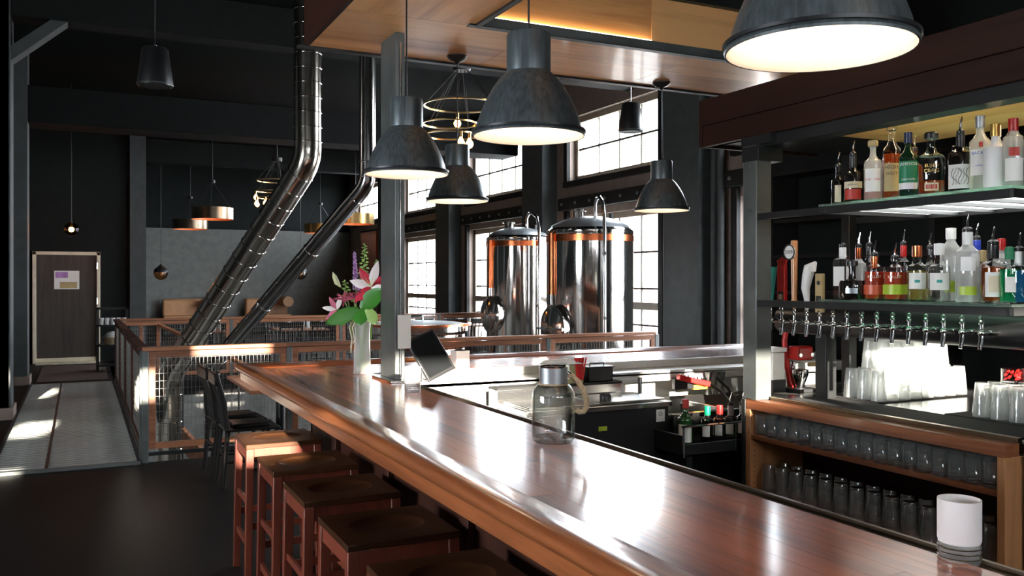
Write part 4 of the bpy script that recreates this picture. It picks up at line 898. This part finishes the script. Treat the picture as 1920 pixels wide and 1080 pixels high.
# ------------------------------------------------------------------ guard rails round the stair opening
ry = 8.43
wire_cache = {}
def rail_panel(lab, p0, p1, z0=.12, z1=.985, end_post=True, frame='rail_wood', top=True):
    p0 = Vector((p0[0], p0[1], 0)); p1 = Vector((p1[0], p1[1], 0)); L = (p1-p0).length; d = (p1-p0)/L; rz = math.atan2(d.y, d.x)
    t = thing('guard_rail', lab, 'railing', p0, rz, 'guard rail panels round the stair opening')
    MB().box(-.025, .025, -.025, .025, 0, .99).build('steel_post', 'raw_steel', t, .003)
    if end_post: MB().box(L-.025, L+.025, -.025, .025, 0, .99).build('steel_post', 'raw_steel', t, .003)
    if top: MB().box(-.025, L-.026, -.045, .045, .99, 1.025).build('top_rail', frame, t, .005)
    w_ = .055
    for a, b in ((.028, .028+w_), (L-.028-w_, L-.028)): MB().box(a, b, -.022, .022, z0, z1).build('frame_stile', frame, t, .003)
    for a, b in ((z0, z0+w_), (z1-w_, z1)): MB().box(.028+w_, L-.028-w_, -.022, .022, a, b).build('frame_rail', frame, t, .003)
    wm = MB(); x = .028+w_
    while x < L-.028-w_: wm.box(x-.0017, x+.0017, -.0017, .0017, z0+w_, z1-w_); x += .034
    z = z0+w_
    while z < z1-w_: wm.box(.028+w_, L-.028-w_, .0018, .0048, z-.0017, z+.0017); z += .068
    wm.build('wire_mesh', 'wire', t, kind='stuff')
    MB().box(.028, L-.028, -.02, .02, .06, .09).build('bottom_bar', 'black_steel', t)
    return t
xs_ = [.52, 1.78, 3.15, 4.57, 6.0]; FL = ['sunlit wood-framed wire guard rail panel at the near corner', 'wood-framed wire guard rail panel behind the flower vase', 'wood-framed wire guard rail panel behind the tablet', 'wood-framed wire guard rail panel in front of the nearer tank']
for i in range(4): rail_panel(FL[i], (xs_[i], ry), (xs_[i+1], ry), end_post=(i == 3))
ysl = [8.48, 10.05, 11.6, 13.2, 14.72]
for i in range(4): rail_panel('%s guard rail panel along the metal walkway from the near corner' % ORD[i], (.50, ysl[i]+.03), (.50, ysl[i+1]), frame='die_wood' if i < 4 else 'rail_wood', end_post=(i == 3))
xb = [.55, 2.2, 4.0, 5.8, 7.6]
for i in range(4): rail_panel('%s far guard rail panel from the left before the dining tables' % ORD[i], (xb[i], 14.80), (xb[i+1], 14.80), end_post=(i == 3), frame='rail_wood')
shr = thing('stair_rail', 'short sunlit landing rail with sloping wooden stair handrail', 'handrail', (.56, 13.2, 0))
MB().box(0, .45, -.045, .045, .99, 1.03).build('top_rail', 'rail_wood', shr, .004)
MB().beam((.42, 0, 1.0), (1.5, -1.6, .45), .07, .04).build('sloped_handrail', 'rail_wood', shr, .004)
for x in (.2, .42): MB().box(x-.025, x+.025, -.025, .025, -.2, .99).build('newel', 'rail_wood', shr, .003)
for k_ in range(3): MB().cyl((.7+.3*k_, -.42-.45*k_, .85-.155*k_), (.7+.3*k_, -.42-.45*k_, -1.6), .012, 8).build('baluster', 'black_steel', shr)
MB().beam((.42, 0, -.2), (2.4, -2.9, -2.6), .06, .25).build('stringer', 'rail_wood', shr)
# walkway grating
gt = thing('floor_grating', 'long grey metal floor grating along the corridor', 'grating', (-.08, 8.4, 0))
MB().box(-.60, .56, 0, 7.0, .001, .006).build('bed', 'black_steel', gt)
me1 = MB().box(-.575, -.19, -.024, .024, .006, .022).mesh('grate_bar'); me2 = MB().box(-.165, .535, -.024, .024, .006, .022).mesh('grate_bar')
for i in range(76):
    for me_ in (me1, me2):
        o = link('grate_bar', me_, 'grate', gt); o.location = (0, .06+.091*i, 0)
for x in (-.595, -.178, .555): MB().box(x-.012, x+.012, 0, 7.0, .006, .024).build('side_bar', 'grate' if x < -.2 and x > -.5 else 'black_steel', gt)
MB().box(-.6, .56, -.03, 0, .001, .03).build('end_bar', 'raw_steel', gt)
tag(MB().box(-.62, .42, 15.7, 18.6, .001, .014).build('door_mat', 'rug', None, .004), 'dark red-brown mat on the floor before the hall door', 'mat')

# ------------------------------------------------------------------ hall door and corner
dr_ = bpy.data.objects.new('door_1', None); COL.objects.link(dr_); dr_.location = (-.23, 19.3, 0); dr_['kind'] = 'structure'
MB().box(-.59, -.53, -.04, .1, 0, 2.17).box(.53, .59, -.04, .1, 0, 2.17).box(-.59, .59, -.04, .1, 2.11, 2.17).build('door_frame', 'cream', dr_, .003)
lf = MB().box(-.525, .525, .0, .05, .10, 2.105).build('door_leaf', 'door_wood', dr_, .003)
MB().box(-.22, .22, -.008, .0, 1.44, 1.80).build('notice', 'paper', lf); MB().box(-.2, .02, -.010, -.008, 1.66, 1.78).build('notice_print', 'petal_purple', lf); MB().box(-.12, .18, -.010, -.008, 1.46, 1.58).build('notice_print', 'lab_tan', lf)
MB().box(-.53, .53, -.35, .04, 0, .03).box(-.53, .53, -.02, .0, .03, .10).build('threshold', 'threshold', dr_, .003)
for z in (.4, 1.2, 1.9): MB().cyl((.53, -.03, z-.06), (.53, -.03, z+.06), .018, 8).build('hinge', 'chrome', dr_)
ss = thing('service_station', 'black service shelf with cups and a basket by the hall corner', 'shelving', (.52, 17.2, 0))
for z in (.1, .45, .8, 1.1): MB().box(-.26, .26, -.2, .2, z, z+.03).build('shelf', 'black_steel', ss)
for x in (-.24, .24):
    for y in (-.18, .18): MB().box(x-.02, x+.02, y-.02, y+.02, 0, 1.13).build('post', 'black_steel', ss)
cupm = MB().lathe([(.03, 0), (.04, .12), (.037, .12), (.028, .01), (.0005, .01)], 12, cap=False).mesh('cup')
for i in range(5):
    o = link('cup', cupm, 'white_plastic'); o.location = (.34+.09*i, 17.1, .831); tag(o, '%s pale cup from the left on the black service shelf' % ORD[i], 'cup', 'cups on the service shelf')
bk = thing('wicker_basket', 'pale basket on the lower shelf of the black service station', 'basket', (.52, 17.15, .481))
MB().lathe([(.13, 0), (.17, .13), (.16, .13), (.12, .01), (.0005, .01)], 16, cap=False).build('basket_body', 'rope', bk); MB().ball((0, 0, .14), .13, 10, (1, 1, .7)).build('folded_cloth', 'white_matte', bk)

# ------------------------------------------------------------------ ducts
def smooth(path, r=.5, n_=6):
    P = [Vector(p) for p in path]; out = [P[0]]
    for i in range(1, len(P)-1):
        a = P[i]+(P[i-1]-P[i]).normalized()*r; b = P[i]+(P[i+1]-P[i]).normalized()*r
        for k_ in range(n_+1):
            t = k_/n_; out.append(a*(1-t)**2+P[i]*2*t*(1-t)+b*t*t)
    out.append(P[-1]); return out
def ring_at(p, d, R, r):
    d = Vector(d).normalized(); return MB().ring((0, 0, 0), R, r, 24, 6).xf(Matrix.Translation(p) @ d.to_track_quat('Z', 'Y').to_matrix().to_4x4())
d1 = [(1.0, 11.76, -2.75), (1.0, 11.76, .42), (2.30, 9.9, 2.95), (2.30, 9.9, 5.19)]
t = thing('flue_duct', 'wide shiny ribbed steel flue pipe slanting up through the room', 'duct', (1.0, 11.76, -2.8))
off = Vector((-1.0, -11.76, 2.8))
MB().tube([Vector(p)+off for p in smooth(d1, .16, 3)], .152, 32).build('pipe', 'duct_steel', t)
for a, b, st_, in ((0, 1, .34), (1, 2, .215), (2, 3, .165)):
    A, B = Vector(d1[a]), Vector(d1[b]); L = (B-A).length; dd = (B-A)/L; s_ = .22
    while s_ < L-.15: ring_at(A+dd*s_+off, dd, .153, .006).build('seam_ring', 'chrome', t); s_ += st_
d2 = [(1.50, 11.7, -2.75), (1.50, 11.7, .52), (2.95, 9.75, 2.72), (2.95, 9.75, 5.19)]
t = thing('flue_duct', 'narrower smooth steel flue pipe right of the ribbed one', 'duct', (1.5, 11.7, -2.8)); off = Vector((-1.5, -11.7, 2.8))
MB().tube([Vector(p)+off for p in smooth(d2, .12, 3)], .094, 28).build('pipe', 'duct_dark', t)
for a, b, fr in ((1, 2, (.06, .36, .66, .93)), (2, 3, (.03, .1)), (0, 1, (.3, .6, .97))):
    A, B = Vector(d2[a]), Vector(d2[b]); dd = (B-A)
    for q in fr: ring_at(A+dd*q+off, dd, .096, .006).build('joint_ring', 'chrome', t)
cd = thing('ceiling_duct', 'dark round ventilation duct under the black ceiling at top right', 'duct', (3.6, 5.4, 4.6))
MB().cyl((-.9, 0, -.2), (1.9, 0, -.2), .16, 20).build('pipe', 'duct_dark', cd)
for x in (-.85, .2, 1.2): MB().cyl((x, 0, -.05), (x, 0, .6), .008, 6).build('hanger_rod', 'black_steel', cd)
# wall pipes near the right pilaster
for i, (y, lab) in enumerate(((9.66, 'left vertical wall pipe right of the grey pilaster'), (9.52, 'right vertical wall pipe right of the grey pilaster'))):
    tag(MB().cyl((7.85, y, -2.8), (7.85, y, ZC), .05, 12).build('wall_pipe', 'pilaster'), lab, 'pipe', 'wall pipes')

# ------------------------------------------------------------------ tanks
def tank(lab, loc, r, ztop, zdome, arm_a, man_a):
    t = thing('brewing_tank', lab, 'tank', loc); H = ztop-loc[2]; D = zdome-loc[2]
    MB().lathe([(.05, .35), (r*.7, .45), (r, .75), (r, H)], 64, cap=False).build('body', 'tank_steel', t)
    MB().lathe([(r*1.005, H-.13), (r*1.012, H-.125), (r*1.012, H-.04), (r*1.005, H-.035)], 64, cap=False).build('copper_band', 'copper', t)
    MB().lathe([(r*1.0, H-.03), (r*1.01, H-.02), (r*1.0, H+.03), (r*.92, H+.06)], 64, cap=False).build('shoulder_ring', 'tank_steel', t)
    MB().lathe([(r*.93, H+.05), (r*.88, H+.10), (r*.6, D-.05), (r*.3, D-.01), (.0005, D)], 48, cap=False).build('dome', 'tank_dome', t)
    for k_ in range(3):
        a = .6+k_*2.1; MB().cyl((r*.8*math.cos(a), r*.8*math.sin(a), 0), (r*.8*math.cos(a), r*.8*math.sin(a), .6), .06, 12).build('leg', 'tank_steel', t)
    MB().lathe([(.09, D-.03), (.09, D+.06), (.11, D+.065), (.11, D+.09), (.0005, D+.1)], 20, (-.18, 0, 0)).build('top_hatch', 'tank_steel', t)
    ca, sa = math.cos(arm_a), math.sin(arm_a)
    def q(rad, z): return (rad*ca, rad*sa, z)
    MB().tube([q(.25, D-.03), q(.25, D+.14), q(.32, D+.22), q(r*.75, D+.22), q(r*.98, D+.14), q(r*1.07, D-.04), q(r*1.07, H-.6), q(r*1.07, .5)], .026, 12).build('spray_arm', 'stainless', t)
    for z in (H-1.15, H-.3): MB().beam(q(r*.98, z), q(r*1.12, z), .03, .05).build('arm_bracket', 'stainless', t)
    cm, sm = math.cos(man_a), math.sin(man_a); mm = Matrix.Translation((r*.93*cm, r*.93*sm, H-1.30)) @ Matrix.Rotation(man_a, 4, 'Z') @ Matrix.Rotation(PI/2, 4, 'Y')
    MB().lathe([(.23, -.05), (.23, .10), (.25, .10), (.25, .13), (.20, .135)], 36, cap=False).xf(mm @ Matrix.Diagonal((1.25, 1, 1, 1))).build('manway_collar', 'tank_steel', t)
    MB().lathe([(.22, .12), (.215, .14), (.12, .165), (.0005, .17)], 36, cap=False).xf(mm @ Matrix.Diagonal((1.25, 1, 1, 1))).build('manway_door', 'tank_steel', t)
    MB().beam((0, -.27, .18), (0, .27, .18), .03, .03).cyl((0, 0, .12), (0, 0, .24), .022, 10).beam((-.08, 0, .24), (.08, 0, .24), .02, .02).xf(mm).build('manway_clamp', 'chrome', t)
    a2 = man_a-.15; c2_, s2_ = math.cos(a2), math.sin(a2)
    MB().tube([(r*1.03*c2_, r*1.03*s2_, H-.02), (r*1.03*c2_, r*1.03*s2_, H-.85)], .045, 12).build('copper_pipe', 'copper', t); MB().cyl((r*1.03*c2_, r*1.03*s2_, H-.98), (r*1.03*c2_, r*1.03*s2_, H-.85), .06, 12).build('pipe_valve', 'chrome', t)
    MB().cyl((.28, -.1, D-.08), (.28, -.1, D+.04), .03, 10).build('pressure_valve', 'black_steel', t)
    return t
tank('nearer tall shiny brewing tank with copper band and curved spray arm', (6.33, 10.45, -2.8), .6, 2.27, 2.50, math.radians(-104), math.radians(-168))
tank('farther tall shiny brewing tank beside the left window', (6.92, 13.85, -2.8), .56, 2.33, 2.55, math.radians(-80), math.radians(-165))
vt = thing('mash_vat', 'low round steel vat with copper bands behind the tablet', 'tank', (3.72, 10.3, -2.66))
MB().lathe([(.6, -.14), (.62, -.1), (.62, 3.62), (.66, 3.66), (.66, 3.72)], 56, cap=False).build('body', 'tank_steel', vt)
MB().lathe([(.625, 3.45), (.632, 3.46), (.632, 3.55), (.625, 3.56)], 56, cap=False).build('copper_band', 'copper', vt); MB().lathe([(.66, 3.72), (.70, 3.725), (.70, 3.75), (.66, 3.755)], 56, cap=False).build('copper_rim', 'copper', vt)
MB().lathe([(.66, 3.735), (.5, 3.76), (.2, 3.775), (.0005, 3.78)], 48, cap=False).build('lid', 'tank_dome', vt); MB().tube([(-.1, 0, 3.77), (-.1, 0, 3.83), (.1, 0, 3.83), (.1, 0, 3.77)], .015, 8).build('lid_handle', 'chrome', vt)

# ------------------------------------------------------------------ hanging speakers, chandeliers, drum and globe pendants
for (x, y, z, lab) in ((.56, 7.86, 3.22, 'black hanging cone speaker at the upper left'), (5.62, 8.38, 3.30, 'black hanging cone speaker in front of the bright high window')):
    t = thing('hanging_speaker', lab, 'speaker', (x, y, z), 0, 'hanging speakers')
    MB().lathe([(.12, .0), (.14, .008), (.142, .03), (.105, .31), (.09, .325), (.0005, .328)], 32, cap=False).build('housing', 'black_plastic', t)
    MB().lathe([(.0005, .012), (.125, .005)], 32, cap=False).build('grille', 'black_matte', t)
    MB().ring((0, 0, .02), .142, .004, 32, 6).build('trim_ring', 'raw_steel', t)
    MB().cyl((0, 0, .32), (0, 0, 5.2-z), .004, 6).build('suspension_cable', 'stainless', t); MB().ring((0, 0, .34), .015, .004, 12, 6, 1).build('eyelet', 'chrome', t)
def chandelier(lab, loc, R, bulbs, seed):
    t = thing('ring_chandelier', lab, 'chandelier', loc, 0, 'ring chandeliers'); random.seed(seed)
    MB().lathe([(.10, .42), (.11, .44), (.11, .50), (.0005, .51)], 16).build('hub', 'black_steel', t); MB().cyl((0, 0, .5), (0, 0, 5.2-loc[2]), .014, 8).build('drop_rod', 'black_steel', t)
    rings = [(R, 0, (0, 0)), (R*.72, -.22, (-.12, .1)), (R*.72, -.36, (-.12, .1))]
    for r_, z, (ox, oy) in rings:
        MB().lathe([(r_-.010, z-.009), (r_+.010, z-.009), (r_+.010, z+.009), (r_-.010, z+.009), (r_-.010, z-.009)], 48, (ox, oy, 0), cap=False).build('ring', 'brass', t)
    for i in range(6):
        a = i*PI/3; MB().cyl((.06*math.cos(a), .06*math.sin(a), .44), (R*math.cos(a), R*math.sin(a), 0), .005, 6).build('spoke', 'black_steel', t)
    for i in range(4):
        a = i*PI/2+.4; MB().cyl((.05*math.cos(a), .05*math.sin(a), .44), (R*.72*math.cos(a)-.12, R*.72*math.sin(a)+.1, -.22), .004, 6).build('spoke', 'black_steel', t)
    for deg, ri in bulbs:
        a = math.radians(deg-26); r_, z, (ox, oy) = rings[ri]
        c_ = Vector((ox+r_*math.cos(a), oy+r_*math.sin(a), z))
        lh = MB().cyl(c_, c_+Vector((0, 0, -.07)), .02, 10).build('lamp_holder', 'brass', t)
        MB().lathe([(.012, -.06), (.02, -.085), (.046, -.13), (.046, -.155), (.028, -.185), (.0005, -.195)], 14, c_, cap=False).build('bulb', 'bulb_warm', lh)
chandelier('large brass ring chandelier above the dome lamps', (4.20, 9.95, 3.76), .46, ((-5, 1), (-40, 2), (-62, 2), (150, 2), (100, 0)), 1)
chandelier('smaller-looking ring chandelier with glowing bulbs left of the ribbed flue', (3.82, 19.3, 3.76), .42, ((200, 1), (170, 2), (-95, 2), (-30, 1), (215, 2)), 2)
def drum(lab, loc, R=.45):
    t = thing('drum_pendant', lab, 'lamp', loc, 0, 'copper lined drum pendants over the dining tables')
    MB().lathe([(R, 0), (R, .26)], 40, cap=False).build('drum_shade', 'brass' if loc[0] > 5 else 'bronze_strip', t); MB().lathe([(R-.01, .002), (R-.01, .25), (.0005, .255)], 40, cap=False).build('copper_lining', 'copper_inner', t)
    for a in (.3, 2.4, 4.5): MB().cyl((R*math.cos(a), R*math.sin(a), .26), (0, 0, .85), .006, 6).build('hanger_wire', 'black_steel', t)
    MB().cyl((0, 0, .83), (0, 0, 5.2-loc[2]), .008, 6).lathe([(.06, .82), (.06, .88), (.0005, .89)], 12).build('stem', 'black_steel', t)
    MB().ball((0, 0, .14), .06, 10).build('bulb', 'bulb_warm', t)
drum('nearer copper lined drum pendant left of the flues', (2.67, 20.7, 2.98)); drum('farther copper lined drum pendant left of the flues', (2.66, 25, 2.98))
drum('brassy drum pendant just left of the steel column', (6.05, 21, 2.98)); drum('dark drum pendant half hidden behind the narrow flue', (6.27, 25.4, 2.98))
def globe(lab, loc, r, lit):
    t = thing('globe_pendant', lab, 'lamp', loc, 0, 'globe pendants')
    MB().ball((0, 0, 0), r, 20).build('glass_globe', 'amber_globe' if lit else 'amber_globe', t)
    if not lit: MB().lathe([(r*1.02, .02), (r*.9, r*.55), (r*.4, r*1.0), (.03, r*1.2), (.0005, r*1.4)], 20, cap=False).build('metal_cap', 'black_plastic', t)
    MB().ball((0, 0, 0), r*.35, 10).build('bulb', 'bulb_small' if lit else 'frost', t)
    MB().cyl((0, 0, r*.9), (0, 0, 5.2-loc[2]), .007, 6).build('cord', 'black_steel', t); MB().cyl((0, 0, r*.3), (0, 0, r*1.1), .02, 8).build('lamp_holder', 'black_steel', t)
globe('glowing amber globe pendant above the hall door', (-.14, 17.9, 2.54), .13, True)
globe('unlit dark-capped globe pendant on the left of the grey back wall', (1.9, 24.7, 1.80), .18, False)
globe('unlit dark-capped globe pendant right of the flues', (5.2, 23.2, 1.80), .17, False)

# ------------------------------------------------------------------ chairs, tables, dining room
def make_chair():
    t = thing('dining_chair', '', 'chair')
    sf = MB().box(-.21, .21, -.21, .21, .44, .455).build('seat_frame', 'chair_wood', t, .004)
    MB().lathe([(.0005, .452), (.19, .452), (.215, .468), (.20, .488), (.0005, .497)], 4, cap=False).xf(Matrix.Rotation(PI/4, 4, 'Z')).build('seat_pad', 'leather_black', sf, .03)
    for sy in (-1, 1):
        MB().tube([(.19, sy*.18, 0), (.185, sy*.18, .44)], .018, 8).build('leg', 'chair_wood', t)
        MB().tube([(-.23, sy*.19, 0), (-.19, sy*.18, .44), (-.22, sy*.18, .68), (-.28, sy*.19, .90)], .019, 8).build('back_post', 'chair_wood', t)
        MB().cyl((.19, sy*.18, .2), (-.21, sy*.18, .2), .011, 8).build('stretcher', 'chair_wood', t)
    MB().box(-.29, -.265, -.20, .20, .80, .895).build('crest_rail', 'chair_wood', t, .01)
    for k_ in range(4): MB().tube([(-.20, -.108+.072*k_, .46), (-.225, -.108+.072*k_, .66), (-.275, -.108+.072*k_, .81)], .009, 6).build('back_slat', 'chair_wood', t)
    MB().cyl((-.215, -.18, .25), (-.215, .18, .25), .011, 8).build('stretcher', 'chair_wood', t)
    return t
ch = make_chair(); ch.location = (1.22, 7.28, 0); ch['label'] = 'dark dining chair with black seat nearest the stools'; ch['group'] = 'dark dining chairs'
dup(ch, (1.20, 7.78, 0), .06, 'dark dining chair next to the guard rail, behind the nearest one')
def table(lab, x0, x1, y0, y1, m='rail_wood'):
    t = thing('dining_table', lab, 'table', ((x0+x1)/2, (y0+y1)/2, 0)); a, b = (x1-x0)/2, (y1-y0)/2
    MB().box(-a, a, -b, b, .72, .75).build('tabletop', m, t, .004); MB().cyl((0, 0, .02), (0, 0, .72), .04, 12).build('pedestal', 'black_steel', t)
    MB().box(-.3, .3, -.035, .035, 0, .02).box(-.035, .035, -.3, .3, 0, .02).build('base_cross', 'black_steel', t, .003)
    return t
table('small wooden table between the bar end and the guard rail', 1.20, 1.92, 7.1, 8.33)
shk = MB().lathe([(.018, 0), (.02, .01), (.016, .05), (.018, .055), (.012, .075), (.0005, .08)], 12, cap=False).mesh('salt_shaker')
for i, (x, y) in enumerate(((1.36, 8.22), (1.44, 8.24), (1.50, 8.19))):
    o = link('salt_shaker', shk, 'chrome'); o.location = (x, y, .751); tag(o, '%s from left of three small chrome shakers by the guard rail' % ORD[i], 'shaker', 'table shakers')
wg = MB().lathe([(.025, 0), (.035, .10), (.033, .10), (.022, .01), (.0005, .01)], 12, cap=False).mesh('water_glass')
DT = [(1.6, 2.5), (3.1, 4.0), (4.6, 5.5), (6.1, 7.0)]; gi = 0
for i, (a, b) in enumerate(DT):
    table('%s dining table from the left behind the far guard rail' % ORD[i], a, b, 15.5, 16.4)
    for k_ in range(5):
        x = a+.12+.165*k_; y = 15.65+.3*(k_ % 2)
        o = link('water_glass', wg, 'whitened_glass'); o.location = (x, y, .751); tag(o, '%s water glass from the left on the %s far dining table' % (ORD[k_], ORD[i]), 'glass', 'water glasses on the dining tables'); o.scale = (1, 1, 1.2+.3*(k_ % 3))
    for k_, (dx, dy, rz) in enumerate(((-.05, -.42, PI/2), (.5, -.42, PI/2), (-.0, .55, -PI/2), (.5, .55, -PI/2))):
        dup(ch, (a+.2+dx, 15.95+dy*1.2, 0), rz, 'dark dining chair at the %s far table, %s side, %s one' % (ORD[i], 'near' if dy < 0 else 'wall', 'left' if dx < .3 else 'right'))
DB = [(1.5, 2.6), (4.3, 5.4)]
for i, (a, b) in enumerate(((2.2, 3.6), (4.6, 5.9))):
    t = thing('banquette', ('left', 'right')[i]+' tan leather booth bench against the grey back wall', 'bench', ((a+b)/2, 27.9, 0)); wd = (b-a)/2
    MB().box(-wd, wd, -.35, .2, .0, .45).build('seat_base', 'dark_trim', t, .01); MB().box(-wd, wd, -.38, .2, .45, .56).build('seat_cushion', 'leather_tan', t, .03)
    MB().box(-wd, wd, .2, .42, .45, 1.05).build('backrest', 'leather_tan', t, .06); MB().cyl((wd-.1, -.38, .95), (wd-.1, .42, .95), .16, 20).build('rolled_end', 'leather_tan', t)
pn = thing('lit_wall_patch', 'reddish light on the window wall behind the flowers, built as a sheet', 'panel', (7.97, 26.2, 1.1))
MB().box(-.03, .03, -.8, .8, 0, 2.0).build('sheet', 'copper', pn, .004); MB().box(-.02, .03, -.85, .85, -.05, 0).box(-.02, .03, -.85, .85, 2.0, 2.05).build('frame', 'dark_trim', pn)  # copper sheet stands in for the wall's reddish lit part
